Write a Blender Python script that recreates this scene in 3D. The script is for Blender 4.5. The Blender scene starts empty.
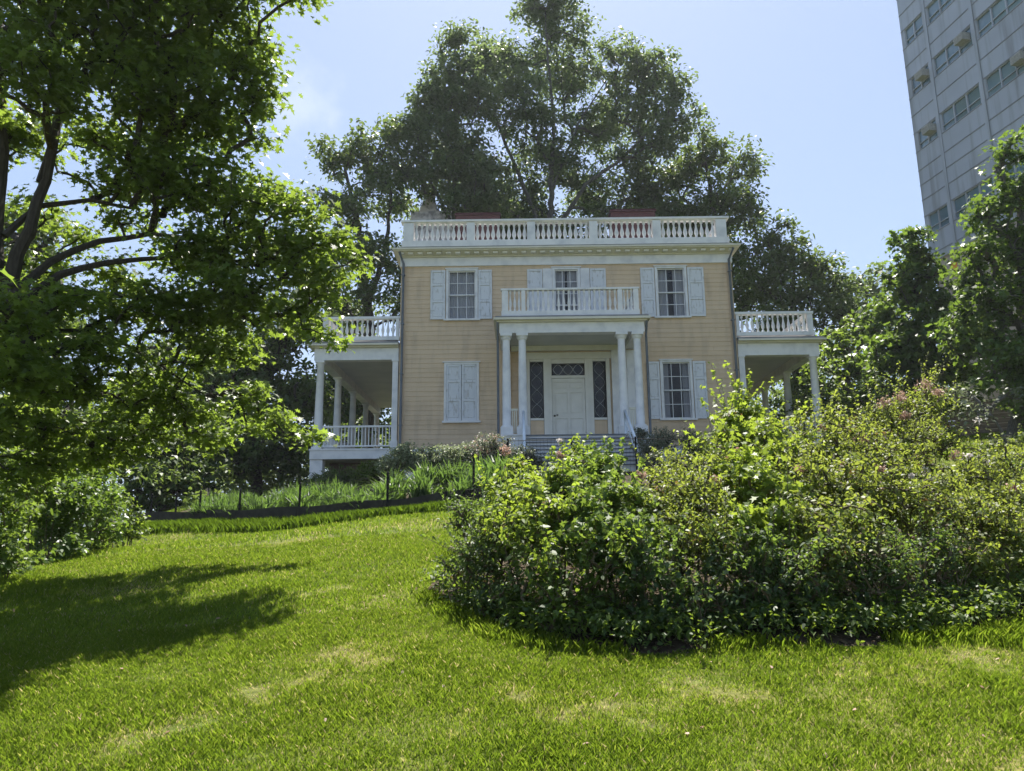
import bpy, math, random
import numpy as np
R = math.radians
rng = np.random.default_rng(7)
random.seed(7)
sc = bpy.context.scene
col = sc.collection

# ------------------------------------------------------------------ camera
cam = bpy.data.cameras.new('camera')
cam.lens = 27.07; cam.sensor_width = 36.0; cam.sensor_fit = 'HORIZONTAL'
cam.clip_start = 0.05; cam.clip_end = 2000
camo = bpy.data.objects.new('camera', cam); col.objects.link(camo)
from mathutils import Matrix
camo.matrix_world = (Matrix.Rotation(0.0073, 4, 'Z') @ Matrix.Rotation(math.pi/2 + 0.2052, 4, 'X')
                     @ Matrix.Rotation(-0.0102, 4, 'Z'))
sc.camera = camo

# ------------------------------------------------------------------ sky and sun
SUN_EL, SUN_AZ = R(60), R(3)          # azimuth measured from +Y towards +X
world = bpy.data.worlds.new('World'); sc.world = world; world.use_nodes = True
wn = world.node_tree.nodes; wl_ = world.node_tree.links
bg = wn['Background']
sky = wn.new('ShaderNodeTexSky'); sky.sky_type = 'NISHITA'; sky.sun_disc = False
sky.sun_elevation = SUN_EL; sky.sun_rotation = SUN_AZ
sky.air_density = 1.0; sky.dust_density = 0.8; sky.ozone_density = 1.6
def vm(op, a, b):
    n = wn.new('ShaderNodeVectorMath'); n.operation = op
    for i, x in enumerate((a, b)):
        if isinstance(x, tuple): n.inputs[i].default_value = x
        else: wl_.new(x, n.inputs[i])
    return n.outputs[0]
# sky colour compressed per channel to soften the glow near the sun: c / (1 + k c)
K = 0.32
soft = vm('DIVIDE', sky.outputs[0], vm('ADD', vm('MULTIPLY', sky.outputs[0], (K*1.15, K*.93, K*.66)), (1.0, 1.0, 1.0)))
tcw = wn.new('ShaderNodeTexCoord')
dn = wn.new('ShaderNodeVectorMath'); dn.operation = 'DISTANCE'; dn.inputs[1].default_value = (-0.2561, 0.8188, 0.5138); wl_.new(tcw.outputs['Generated'], dn.inputs[0])
cn_ = wn.new('ShaderNodeTexNoise'); cn_.inputs['Scale'].default_value = 22; cn_.inputs['Detail'].default_value = 6; wl_.new(tcw.outputs['Generated'], cn_.inputs[0])
md = wn.new('ShaderNodeMath'); md.operation = 'MULTIPLY_ADD'; wl_.new(cn_.outputs[0], md.inputs[0]); md.inputs[1].default_value = -.11; wl_.new(dn.outputs['Value'], md.inputs[2])
mr = wn.new('ShaderNodeMapRange'); mr.interpolation_type = 'SMOOTHSTEP'; wl_.new(md.outputs[0], mr.inputs[0]); mr.inputs[1].default_value = -.05; mr.inputs[2].default_value = .01; mr.inputs[3].default_value = .22; mr.inputs[4].default_value = 0
cm = wn.new('ShaderNodeMix'); cm.data_type = 'RGBA'; wl_.new(mr.outputs[0], cm.inputs[0]); wl_.new(soft, cm.inputs[6]); cm.inputs[7].default_value = (3.4, 3.5, 3.6, 1)
wl_.new(cm.outputs[2], bg.inputs[0]); bg.inputs[1].default_value = 0.15
sun = bpy.data.lights.new('sun', 'SUN'); sun.energy = 5.0; sun.angle = R(0.53); sun.color = (1.0, 0.95, 0.86)
so = bpy.data.objects.new('sun', sun); col.objects.link(so)
so.rotation_euler = (math.pi/2 - SUN_EL, 0, math.pi - SUN_AZ)
so.location = (0, 30, 60)
sc.view_settings.view_transform = 'Standard'; sc.view_settings.look = 'None'
sc.view_settings.exposure = 1.35; sc.view_settings.gamma = 1.0
sc.cycles.max_bounces = 8; sc.cycles.diffuse_bounces = 4; sc.cycles.transmission_bounces = 6
sc.cycles.transparent_max_bounces = 8; sc.cycles.sample_clamp_indirect = 6.0

# ------------------------------------------------------------------ materials
def nodes(name):
    m = bpy.data.materials.new(name); m.use_nodes = True
    nt = m.node_tree; return m, nt, nt.nodes['Principled BSDF']
def ramp(nt, a, b, p0=0.3, p1=0.7):
    r = nt.nodes.new('ShaderNodeValToRGB'); e = r.color_ramp.elements
    e[0].color = (*a, 1); e[1].color = (*b, 1); e[0].position = p0; e[1].position = p1
    return r
def noise(nt, scale, detail=4, vec=None, sc3=None):
    n = nt.nodes.new('ShaderNodeTexNoise'); n.inputs['Scale'].default_value = scale; n.inputs['Detail'].default_value = detail
    tc = nt.nodes.new('ShaderNodeTexCoord')
    if sc3:
        mp = nt.nodes.new('ShaderNodeMapping'); mp.inputs['Scale'].default_value = sc3
        nt.links.new(tc.outputs['Object'], mp.inputs[0]); nt.links.new(mp.outputs[0], n.inputs[0])
    else: nt.links.new(tc.outputs['Object'], n.inputs[0])
    return n
def surf(name, a, b, scale=3, rough=0.6, sc3=None, bump=0.0, spec=0.4, p0=.3, p1=.7, detail=5, metal=0):
    m, nt, p = nodes(name)
    n = noise(nt, scale, detail, sc3=sc3); r = ramp(nt, a, b, p0, p1)
    nt.links.new(n.outputs[0], r.inputs[0]); nt.links.new(r.outputs[0], p.inputs['Base Color'])
    p.inputs['Roughness'].default_value = rough; p.inputs['Specular IOR Level'].default_value = spec
    p.inputs['Metallic'].default_value = metal
    if bump:
        bn = nt.nodes.new('ShaderNodeBump'); bn.inputs['Strength'].default_value = bump; bn.inputs['Distance'].default_value = 0.02
        nt.links.new(n.outputs[0], bn.inputs['Height']); nt.links.new(bn.outputs[0], p.inputs['Normal'])
    return m
def leafmat(name, dark, light, trans, tw=0.45, rough=0.5, spec=0.28):
    m, nt, p = nodes(name)
    at = nt.nodes.new('ShaderNodeAttribute'); at.attribute_name = 'tint'
    r = ramp(nt, dark, light, 0.05, 0.95)
    nt.links.new(at.outputs['Fac'], r.inputs[0]); nt.links.new(r.outputs[0], p.inputs['Base Color'])
    p.inputs['Roughness'].default_value = rough; p.inputs['Specular IOR Level'].default_value = spec
    t = nt.nodes.new('ShaderNodeBsdfTranslucent')
    r2 = ramp(nt, tuple(x*0.65 for x in trans), trans, 0.05, 0.95)
    nt.links.new(at.outputs['Fac'], r2.inputs[0]); nt.links.new(r2.outputs[0], t.inputs[0])
    mx = nt.nodes.new('ShaderNodeMixShader'); mx.inputs[0].default_value = tw
    nt.links.new(p.outputs[0], mx.inputs[1]); nt.links.new(t.outputs[0], mx.inputs[2])
    nt.links.new(mx.outputs[0], nt.nodes['Material Output'].inputs[0])
    return m
M = {}
def siding_mat():
    m, nt, p = nodes('yellow_siding')
    n1 = noise(nt, 1.0, 6, sc3=(0.5, 0.5, 5.0)); r1 = ramp(nt, (0.59, 0.435, 0.275), (0.69, 0.52, 0.345), .25, .75)
    n2 = noise(nt, 1.6, 8, sc3=(2.2, 2.2, .45)); r2 = ramp(nt, (0.72, 0.72, 0.74), (1, 1, 1), .30, .52)
    mx = nt.nodes.new('ShaderNodeMix'); mx.data_type = 'RGBA'; mx.blend_type = 'MULTIPLY'; mx.inputs[0].default_value = .6
    nt.links.new(n1.outputs[0], r1.inputs[0]); nt.links.new(n2.outputs[0], r2.inputs[0])
    nt.links.new(r1.outputs[0], mx.inputs[6]); nt.links.new(r2.outputs[0], mx.inputs[7]); nt.links.new(mx.outputs[2], p.inputs['Base Color'])
    p.inputs['Roughness'].default_value = .65
    return m
M['siding'] = siding_mat()
M['white'] = surf('white_paint', (0.60, 0.60, 0.61), (0.76, 0.75, 0.74), 2.5, .5, p0=.3, p1=.55, detail=8)
def worn(name, base, bare, amt):
    m, nt, p = nodes(name)
    n = noise(nt, 5, 8, sc3=(3, 3, .8)); r = ramp(nt, bare, base, amt-.04, amt+.05)
    nt.links.new(n.outputs[0], r.inputs[0]); nt.links.new(r.outputs[0], p.inputs['Base Color']); p.inputs['Roughness'].default_value = .6
    return m
M['shutter'] = worn('worn_white_shutter', (0.66, 0.67, 0.69), (0.50, 0.49, 0.48), .385)
M['cream'] = surf('cream_paint', (0.60, 0.57, 0.46), (0.70, 0.66, 0.55), 2, .6)
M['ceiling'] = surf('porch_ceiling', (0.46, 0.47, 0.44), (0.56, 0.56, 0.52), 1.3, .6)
M['offwhite'] = surf('off_white_door', (0.66, 0.63, 0.56), (0.74, 0.71, 0.64), 3, .5)
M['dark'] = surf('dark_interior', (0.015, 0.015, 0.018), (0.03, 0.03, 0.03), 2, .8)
M['curtain'] = surf('curtain', (0.50, 0.50, 0.53), (0.75, 0.75, 0.78), 6, .9, sc3=(6, 1, .1))
M['lead'] = surf('lead_pipe', (0.10, 0.12, 0.15), (0.16, 0.18, 0.21), 3, .45)
M['leadroof'] = surf('metal_roof', (0.16, 0.16, 0.17), (0.25, 0.25, 0.25), 2, .5)
M['black'] = surf('black_metal', (0.012, 0.012, 0.012), (0.03, 0.03, 0.03), 8, .85, spec=.1)
M['rail'] = surf('pale_blue_rail', (0.62, 0.70, 0.78), (0.74, 0.80, 0.86), 5, .35)
M['redbrick'] = surf('dark_red_brick', (0.05, 0.017, 0.018), (0.085, 0.03, 0.03), 8, .8)
def brickmat(name, c1, c2, mortar, scale, rough=.85):
    m, nt, p = nodes(name)
    tc = nt.nodes.new('ShaderNodeTexCoord'); b = nt.nodes.new('ShaderNodeTexBrick')
    mp = nt.nodes.new('ShaderNodeMapping'); mp.inputs['Rotation'].default_value = (math.pi/2, 0, 0)
    nt.links.new(tc.outputs['Object'], mp.inputs[0]); nt.links.new(mp.outputs[0], b.inputs[0])
    b.inputs['Color1'].default_value = (*c1, 1); b.inputs['Color2'].default_value = (*c2, 1); b.inputs['Mortar'].default_value = (*mortar, 1)
    b.inputs['Scale'].default_value = scale; b.inputs['Mortar Size'].default_value = .012
    nt.links.new(b.outputs[0], p.inputs['Base Color']); p.inputs['Roughness'].default_value = rough
    return m
M['brick'] = brickmat('red_brick', (.075, .025, .025), (.11, .036, .035), (.11, .085, .08), 4.5)
M['basebrick'] = brickmat('foundation_brick', (.10, .05, .04), (.15, .08, .06), (.16, .14, .12), 4.5)
M['stone'] = surf('pale_stone', (0.30, 0.27, 0.27), (0.70, 0.64, 0.63), 2.3, .85, detail=8, p0=.40, p1=.56)
M['flarebrown'] = surf('flare_brown', (0.10, 0.075, 0.055), (0.17, 0.13, 0.10), 2.0, .85, sc3=(.25, .25, 6))  # brown of lens flare over shaded trees, put into the colour
def glassmat(name, tint, rough=.05):
    m, nt, p = nodes(name)
    n = noise(nt, 1.3, 2); r = ramp(nt, tuple(x*.6 for x in tint), tint)
    nt.links.new(n.outputs[0], r.inputs[0]); nt.links.new(r.outputs[0], p.inputs['Base Color'])
    p.inputs['Roughness'].default_value = rough; p.inputs['Specular IOR Level'].default_value = .7
    tr = nt.nodes.new('ShaderNodeBsdfTransparent'); mx = nt.nodes.new('ShaderNodeMixShader'); mx.inputs[0].default_value = .33
    nt.links.new(tr.outputs[0], mx.inputs[1]); nt.links.new(p.outputs[0], mx.inputs[2]); nt.links.new(mx.outputs[0], nt.nodes['Material Output'].inputs[0])
    return m
M['glass'] = glassmat('window_glass', (.06, .065, .075))
M['towerglass'] = surf('tower_glass', (.08, .14, .18), (.22, .32, .38), .35, .08, spec=.8)
M['bark'] = surf('bark', (0.025, 0.02, 0.016), (0.06, 0.05, 0.04), 9, .9, sc3=(4, 4, .8), bump=.5)
M['greybark'] = surf('grey_bark', (0.06, 0.055, 0.048), (0.13, 0.12, 0.10), 9, .9, sc3=(4, 4, .8), bump=.4)
M['stem'] = surf('shrub_stem', (0.05, 0.05, 0.025), (0.13, 0.09, 0.05), 9, .8)
M['edging'] = surf('dark_edging', (0.018, 0.015, 0.012), (0.05, 0.045, 0.035), 5, .9, bump=.5)
def towermat():
    m, nt, p = nodes('tower_panel')
    n = noise(nt, 1.6, 6, sc3=(1.4, 1.4, .09)); r = ramp(nt, (.31, .325, .35), (.44, .47, .53), .33, .50)
    n2 = noise(nt, .5, 3); r2 = ramp(nt, (.85, .85, .85), (1, 1, 1))
    mx = nt.nodes.new('ShaderNodeMix'); mx.data_type = 'RGBA'; mx.blend_type = 'MULTIPLY'; mx.inputs[0].default_value = 1
    nt.links.new(n.outputs[0], r.inputs[0]); nt.links.new(n2.outputs[0], r2.inputs[0]); nt.links.new(r.outputs[0], mx.inputs[6]); nt.links.new(r2.outputs[0], mx.inputs[7])
    nt.links.new(mx.outputs[2], p.inputs['Base Color']); p.inputs['Roughness'].default_value = .55
    return m
M['panel'] = towermat()
M['tan'] = surf('tan_soffit', (.42, .33, .28), (.52, .43, .37), 1, .8)
M['acunit'] = surf('grey_ac_unit', (.30, .29, .27), (.45, .44, .41), 12, .6)
M['orange'] = surf('orange_patch', (.75, .30, .03), (.85, .38, .05), 3, .6)
def groundmat():
    m, nt, p = nodes('lawn_turf')
    n = noise(nt, .7, 8); r = ramp(nt, (.08, .12, .02), (.22, .20, .07), .35, .72)
    n2 = noise(nt, 25, 6); r2 = ramp(nt, (.45, .45, .42), (1.1, 1.1, 1.0), .3, .7)
    mx = nt.nodes.new('ShaderNodeMix'); mx.data_type = 'RGBA'; mx.blend_type = 'MULTIPLY'; mx.inputs[0].default_value = 1
    nt.links.new(n.outputs[0], r.inputs[0]); nt.links.new(n2.outputs[0], r2.inputs[0]); nt.links.new(r.outputs[0], mx.inputs[6]); nt.links.new(r2.outputs[0], mx.inputs[7])
    nt.links.new(mx.outputs[2], p.inputs['Base Color']); p.inputs['Roughness'].default_value = .95; p.inputs['Specular IOR Level'].default_value = .1
    return m
M['ground'] = groundmat()
M['soil'] = surf('garden_soil', (.025, .018, .012), (.075, .055, .036), 14, .95, bump=.8, spec=.1, detail=8)
def grassmat():
    m, nt, p = nodes('grass_blades')
    at = nt.nodes.new('ShaderNodeAttribute'); at.attribute_name = 'tint'
    r = nt.nodes.new('ShaderNodeValToRGB'); e = r.color_ramp.elements
    e[0].color = (.11, .185, .014, 1); e[0].position = 0; e[1].color = (.56, .45, .26, 1); e[1].position = 1
    x = e.new(.45); x.color = (.235, .335, .024, 1); x = e.new(.72); x.color = (.36, .40, .06, 1)
    nt.links.new(at.outputs['Fac'], r.inputs[0]); nt.links.new(r.outputs[0], p.inputs['Base Color'])
    p.inputs['Roughness'].default_value = .5; p.inputs['Specular IOR Level'].default_value = .3
    t = nt.nodes.new('ShaderNodeBsdfTranslucent'); nt.links.new(r.outputs[0], t.inputs[0])
    mx = nt.nodes.new('ShaderNodeMixShader'); mx.inputs[0].default_value = .5
    nt.links.new(p.outputs[0], mx.inputs[1]); nt.links.new(t.outputs[0], mx.inputs[2]); nt.links.new(mx.outputs[0], nt.nodes['Material Output'].inputs[0])
    return m
M['grass'] = grassmat()
M['oakleaf'] = leafmat('oak_leaves', (.045, .080, .018), (.10, .15, .030), (.29, .41, .050), .50, rough=.42, spec=.35)
M['farleaf'] = leafmat('elm_leaves', (.060, .092, .038), (.130, .170, .080), (.24, .33, .10), .45)
M['farleaf2'] = leafmat('dark_tree_leaves', (.042, .080, .024), (.10, .155, .048), (.20, .28, .05), .42)
M['midleaf'] = leafmat('maple_leaves', (.038, .075, .020), (.10, .16, .045), (.22, .34, .04), .42, rough=.42)
M['brightleaf'] = leafmat('bright_leaves', (.075, .125, .02), (.19, .25, .045), (.38, .50, .05), .48)
M['youngleaf'] = leafmat('young_tree_leaves', (.05, .10, .02), (.13, .19, .045), (.28, .40, .05), .45)
M['roseleaf'] = leafmat('rose_leaves', (.032, .065, .015), (.10, .15, .035), (.30, .42, .04), .42)
M['blueleaf'] = leafmat('deep_green_leaves', (.026, .055, .022), (.085, .125, .055), (.24, .36, .05), .42, spec=.22)
M['oliveleaf'] = leafmat('olive_leaves', (.055, .085, .022), (.18, .21, .055), (.38, .46, .06), .45)
M['redleaf'] = leafmat('bronze_leaves', (.07, .045, .025), (.15, .10, .05), (.25, .16, .05), .4)
M['palebush'] = leafmat('variegated_leaves', (.10, .14, .05), (.42, .45, .28), (.35, .42, .20), .35)
M['greybush'] = leafmat('grey_green_leaves', (.08, .10, .06), (.22, .24, .17), (.2, .24, .12), .35)
M['strap'] = leafmat('strap_leaves', (.025, .06, .022), (.085, .14, .045), (.16, .27, .045), .45)
M['plume'] = leafmat('pinkish_plume', (.30, .17, .11), (.62, .44, .36), (.5, .32, .24), .35)
M['whiteflower'] = leafmat('white_flower', (.55, .50, .45), (.80, .74, .70), (.6, .55, .5), .35)
M['pinkflower'] = leafmat('pink_flower', (.55, .25, .22), (.75, .42, .36), (.6, .35, .3), .35)

# ------------------------------------------------------------------ helpers
WL = {}
def tag(o, label=None, cat=None, group=None, kind=None):
    if label: o['label'] = label
    if cat: o['category'] = cat
    if group: o['group'] = group
    if kind: o['kind'] = kind
    return o
def empty(name, loc, label=None, cat=None, group=None):
    o = bpy.data.objects.new(name, None); col.objects.link(o); o.location = loc; o.empty_display_size = .3
    WL[o.name] = np.array(loc, float)
    return tag(o, label, cat, group)
def link_mesh(name, me, mat, parent=None, loc=None):
    if mat is not None: me.materials.append(mat)
    o = bpy.data.objects.new(name, me); col.objects.link(o)
    if parent is not None:
        o.parent = parent
        pw = WL[parent.name]
        if loc is None: o.location = -pw; WL[o.name] = np.zeros(3)     # vertices are in world metres
        else: o.location = np.array(loc) - pw; WL[o.name] = np.array(loc, float)
    else:
        if loc is not None: o.location = loc
        WL[o.name] = np.array(loc if loc is not None else (0, 0, 0), float)
    return o
class MB:
    def __init__(s): s.v = []; s.f = []; s.sm = []
    def add(s, vs, fs, smooth=False):
        n = len(s.v); s.v += [tuple(map(float, a)) for a in vs]; s.f += [tuple(i+n for i in f) for f in fs]; s.sm += [smooth]*len(fs); return s
    def box(s, x0, x1, y0, y1, z0, z1):
        vs = [(x, y, z) for z in (z0, z1) for y in (y0, y1) for x in (x0, x1)]
        return s.add(vs, [(0, 2, 3, 1), (4, 5, 7, 6), (0, 1, 5, 4), (2, 6, 7, 3), (0, 4, 6, 2), (1, 3, 7, 5)])
    def obox(s, c, ax, ay, az):          # oriented box, half axes
        c, ax, ay, az = map(np.array, (c, ax, ay, az))
        vs = [c+i*ax+j*ay+k*az for k in (-1, 1) for j in (-1, 1) for i in (-1, 1)]
        return s.add(vs, [(0, 2, 3, 1), (4, 5, 7, 6), (0, 1, 5, 4), (2, 6, 7, 3), (0, 4, 6, 2), (1, 3, 7, 5)])
    def lathe(s, x, y, prof, n=12):      # prof: (r,z)
        vs = []; fs = []
        for r, z in prof:
            for k in range(n):
                a = 2*math.pi*k/n; vs.append((x+r*math.cos(a), y+r*math.sin(a), z))
        for i in range(len(prof)-1):
            for k in range(n): fs.append((i*n+k, i*n+(k+1) % n, (i+1)*n+(k+1) % n, (i+1)*n+k))
        s.add(vs, fs, True)
        return s.add([vs[k] for k in range(n)][::-1] + vs[-n:], [tuple(range(n)), tuple(range(n, 2*n))])
    def tube(s, pts, r, n=8):
        pts = [np.array(p, float) for p in pts]; vs = []; fs = []
        for i, p in enumerate(pts):
            d = pts[min(i+1, len(pts)-1)] - pts[max(i-1, 0)]; d /= np.linalg.norm(d)+1e-9
            u = np.cross(d, (0, 0, 1)); u = u if np.linalg.norm(u) > .05 else np.cross(d, (1, 0, 0)); u /= np.linalg.norm(u); w = np.cross(d, u)
            rr = r[i] if hasattr(r, '__len__') else r
            for k in range(n): a = 2*math.pi*k/n; vs.append(p + rr*(math.cos(a)*u+math.sin(a)*w))
        for i in range(len(pts)-1):
            for k in range(n): fs.append((i*n+k, i*n+(k+1) % n, (i+1)*n+(k+1) % n, (i+1)*n+k))
        s.add(vs, fs, True)
        return s.add(vs[:n] + vs[-n:], [tuple(range(n)), tuple(range(n, 2*n))])
    def build(s, name, mat, parent=None, loc=None):
        me = bpy.data.meshes.new(name); me.from_pydata(s.v, [], s.f); me.polygons.foreach_set('use_smooth', s.sm); me.update()
        return link_mesh(name, me, mat, parent, loc)
def big_mesh(name, verts, nper, mat, parent=None, tint=None, loc=None, smooth=False):
    """verts (N,k,3): one k-gon per row"""
    N, k = verts.shape[:2]
    me = bpy.data.meshes.new(name)
    me.vertices.add(N*k); me.vertices.foreach_set('co', verts.reshape(-1).astype(np.float32))
    me.loops.add(N*k); me.loops.foreach_set('vertex_index', np.arange(N*k, dtype=np.int32))
    me.polygons.add(N); me.polygons.foreach_set('loop_start', np.arange(0, N*k, k, dtype=np.int32))
    try: me.polygons.foreach_set('loop_total', np.full(N, k, dtype=np.int32))
    except Exception: pass
    if tint is not None:
        a = me.attributes.new('tint', 'FLOAT', 'FACE'); a.data.foreach_set('value', tint.astype(np.float32))
    me.update(calc_edges=True)
    return link_mesh(name, me, mat, parent, loc)
def copy_to(o, parent, loc):
    c = o.copy(); col.objects.link(c); c.parent = parent
    c.location = np.array(loc) - WL[parent.name]; WL[c.name] = np.array(loc, float)
    return c
def unit(a): return a/(np.linalg.norm(a, axis=-1, keepdims=True)+1e-9)
# leaf outlines (x along the leaf, y across)
OAK = [(-.5, -.03), (-.22, -.10), (-.12, -.42), (.02, -.14), (.22, -.36), (.24, -.10), (.5, 0), (.24, .10), (.22, .36), (.02, .14), (-.12, .42), (-.22, .10)]
OVAL = [(-.5, 0), (-.2, -.26), (.2, -.22), (.5, 0), (.2, .22), (-.2, .26)]
LANCE = [(-.5, 0), (-.1, -.11), (.5, 0), (-.1, .11)]
MAPLE = [(-.45, 0), (-.30, -.16), (-.28, -.45), (-.02, -.22), (.22, -.42), (.18, -.12), (.5, 0), (.18, .12), (.22, .42), (-.02, .22), (-.28, .45), (-.30, .16)]
def leaves(cent, size, shape, up=.9, jit=1.0, outward=None, droop=0.25):
    N = len(cent); sh = np.array(shape)
    n = unit(np.array([0, 0, up]) + rng.normal(0, .5*jit, (N, 3)))
    a = rng.normal(0, 1, (N, 3))
    if outward is not None: a = a*.6 + outward
    u = unit(a - n*np.sum(a*n, 1, keepdims=True)); w = np.cross(n, u)
    s = (size*rng.uniform(.65, 1.25, N))[:, None, None]
    x = sh[None, :, 0:1]; y = sh[None, :, 1:2]
    return cent[:, None, :] + s*(x*u[:, None] + y*w[:, None] - (droop*rng.uniform(.2, 2.2, N))[:, None, None]*(x+.5)**2*np.array([0, 0, 1.0]) + .25*np.abs(y)*n[:, None])
def tubes(segs, n=5):
    """segs (N,8): p0 r0 p1 r1 -> quads"""
    segs = np.asarray(segs, float); p0, r0, p1, r1 = segs[:, :3], segs[:, 3], segs[:, 4:7], segs[:, 7]
    d = unit(p1-p0); h = np.where(np.abs(d[:, 2:3]) > .9, np.array([1., 0, 0]), np.array([0, 0, 1.])); u = unit(np.cross(d, h)); w = np.cross(d, u)
    p0 = p0-d*.35*r0[:, None]; p1 = p1+d*.35*r1[:, None]
    q = []
    for k in range(n):
        a, b = 2*math.pi*k/n, 2*math.pi*(k+1)/n
        ra = math.cos(a)*u+math.sin(a)*w; rb = math.cos(b)*u+math.sin(b)*w
        q.append(np.stack([p0+r0[:, None]*ra, p0+r0[:, None]*rb, p1+r1[:, None]*rb, p1+r1[:, None]*ra], 1))
    return np.concatenate(q)
def skeleton(limbs, targets, start, twig=.006, bend=.12, rmax=.25):
    """limbs: polylines of (x,y,z,r). targets joined in order of distance to the nearest node."""
    P = []; segs = []
    nodes_, par, fixed = [], [], []
    for L in limbs:
        L = np.array(L, float); prev = -1
        for i in range(len(L)-1):
            m = max(2, int(np.linalg.norm(L[i+1, :3]-L[i, :3])/.35))
            for t in np.linspace(0, 1, m, endpoint=False):
                q = L[i]*(1-t)+L[i+1]*t; q[:3] += rng.normal(0, .25*q[3], 3) if len(nodes_) > 0 else 0
                if prev >= 0: segs.append([*nodes_[prev], fixed[prev], *q[:3], q[3]])
                nodes_.append(q[:3]); par.append(prev); fixed.append(q[3]); prev = len(nodes_)-1
        segs.append([*nodes_[prev], fixed[prev], *L[-1, :3], L[-1, 3]]); nodes_.append(L[-1, :3]); par.append(prev); fixed.append(L[-1, 3])
    nfix = len(nodes_)
    st = np.array(start); tg = targets[np.argsort(np.linalg.norm(targets-st, axis=1))]
    arr = np.zeros((nfix+len(tg)*4, 3)); arr[:nfix] = np.array(nodes_); cnt = nfix; par = par+[0]*(len(tg)*4)
    dst = np.zeros(len(arr)); dst[:nfix] = np.linalg.norm(arr[:nfix]-st, axis=1)*.35
    order = []
    for t in tg:
        dd = np.linalg.norm(arr[:cnt]-t, axis=1) + dst[:cnt]*.5 + np.maximum(0, arr[:cnt, 2]-t[2])*.6
        j = int(np.argmin(dd)); p = j; a = arr[j]; L = np.linalg.norm(t-a)
        for s in (.33, .66, 1.0):
            q = a*(1-s)+t*s; q = q + np.array([0, 0, bend*L*math.sin(math.pi*s)]) + (rng.normal(0, .05*L, 3) if s < 1 else 0)
            arr[cnt] = q; par[cnt] = p; dst[cnt] = dst[p]+np.linalg.norm(q-arr[p])*.35; p = cnt; cnt += 1
    w = np.zeros(cnt); 
    for i in range(cnt-1, nfix-1, -1):
        w[i] += 1; 
        if par[i] >= 0: w[par[i]] += w[i]
    for i in range(nfix, cnt):
        r1 = min(rmax, twig*w[i]**.5); pj = par[i]
        r0 = min(rmax, twig*w[pj]**.5) if pj >= nfix else min(r1*1.3, fixed[pj])
        segs.append([*arr[pj], min(r0, r1*1.8), *arr[i], r1])
    return np.array(segs)
def crown_points(blobs, dens, clump_r, flat=.8, shell=.5):
    out = []
    for (x, y, z, r) in blobs:
        n = max(3, int(dens*(r/clump_r)**2))
        d = unit(rng.normal(0, 1, (n, 3))); d[:, 2] *= flat
        rad = r*rng.uniform(0, 1, n)**shell*np.where(rng.uniform(0, 1, n) < .20, rng.uniform(1.0, 1.4, n), 1)
        out.append(np.array([x, y, z]) + d*rad[:, None])
    return np.concatenate(out)
def foliage(cl, per, clump_r, size, shape, flat=.5, up=.9, center=None, jit=1.0):
    n = len(cl); k = per
    off = rng.normal(0, 1, (n, k, 3)); off = unit(off)*rng.uniform(0, 1, (n, k, 1))**.6*clump_r*rng.uniform(.55, 1.3, (n, 1, 1)); off[..., 2] *= flat
    c = (cl[:, None]+off).reshape(-1, 3)
    ow = unit(off.reshape(-1, 3)) * .8
    tint = np.clip((rng.uniform(0, 1, (n, 1))*.6 + rng.uniform(0, 1, (n, k))*.4).reshape(-1), 0, 1)
    return leaves(c, size, shape, up, jit, ow), tint
def tree(name, label, cat, base, limbs, blobs, dens, clump_r, per, size, shape, mat, bark, group=None, flat=.5, cflat=.8, twig=.012, up=.8, shell=.5, bend=.12, jit=1.0, trunkname='trunk', leafname='crown', rmax=.25):
    root = empty(name, base, label, cat, group)
    cl = crown_points(blobs, dens, clump_r, cflat, shell)
    segs = skeleton(limbs, cl, np.array(base)+np.array([0, 0, .3*max(l[-1][2]-base[2] for l in limbs)]), twig, bend, rmax)
    q = tubes(segs, 6)
    t = big_mesh(trunkname, q, 4, M[bark], root)
    v, tint = foliage(cl, per, clump_r, size, shape, flat, up, jit=jit)
    big_mesh(leafname, v, v.shape[1], M[mat], root, tint)
    return root, cl

# ------------------------------------------------------------------ ground
def g(x, y):
    x = np.asarray(x, float); y = np.asarray(y, float)
    yy = np.where(y < 26, y, 26+4*np.tanh((y-26)/4*.6)) 
    yy = np.where(yy < -6, -6+(yy+6)*.2, yy)
    z = np.interp(yy, [-60, 0, 10, 14, 17, 18, 26, 40], [-11.3, -1.6, .02, .58, .93, 1.09, 2.62, 4.9]) - (.075+.035*np.clip((y-13)/4, 0, 1))*np.maximum(-x, 0)*np.clip(1.2-np.maximum(-x-60, 0)*.01, 0, 1)
    z = z - .16*np.maximum(-x-8.0-.22*np.maximum(y-11, 0), 0)*(x > -40) - .16*(x <= -40)*np.maximum(32-.22*np.maximum(y-11, 0), 0)
    z = z + .10*np.clip(x-7, 0, 30)*np.clip((y-8)/8, 0, 1)
    z = z + .025*np.sin(x*.9+1)*np.sin(y*.7) + .015*np.sin(x*2.3+y*1.7)
    return z
def G(x, y): return float(g(x, y))
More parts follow.
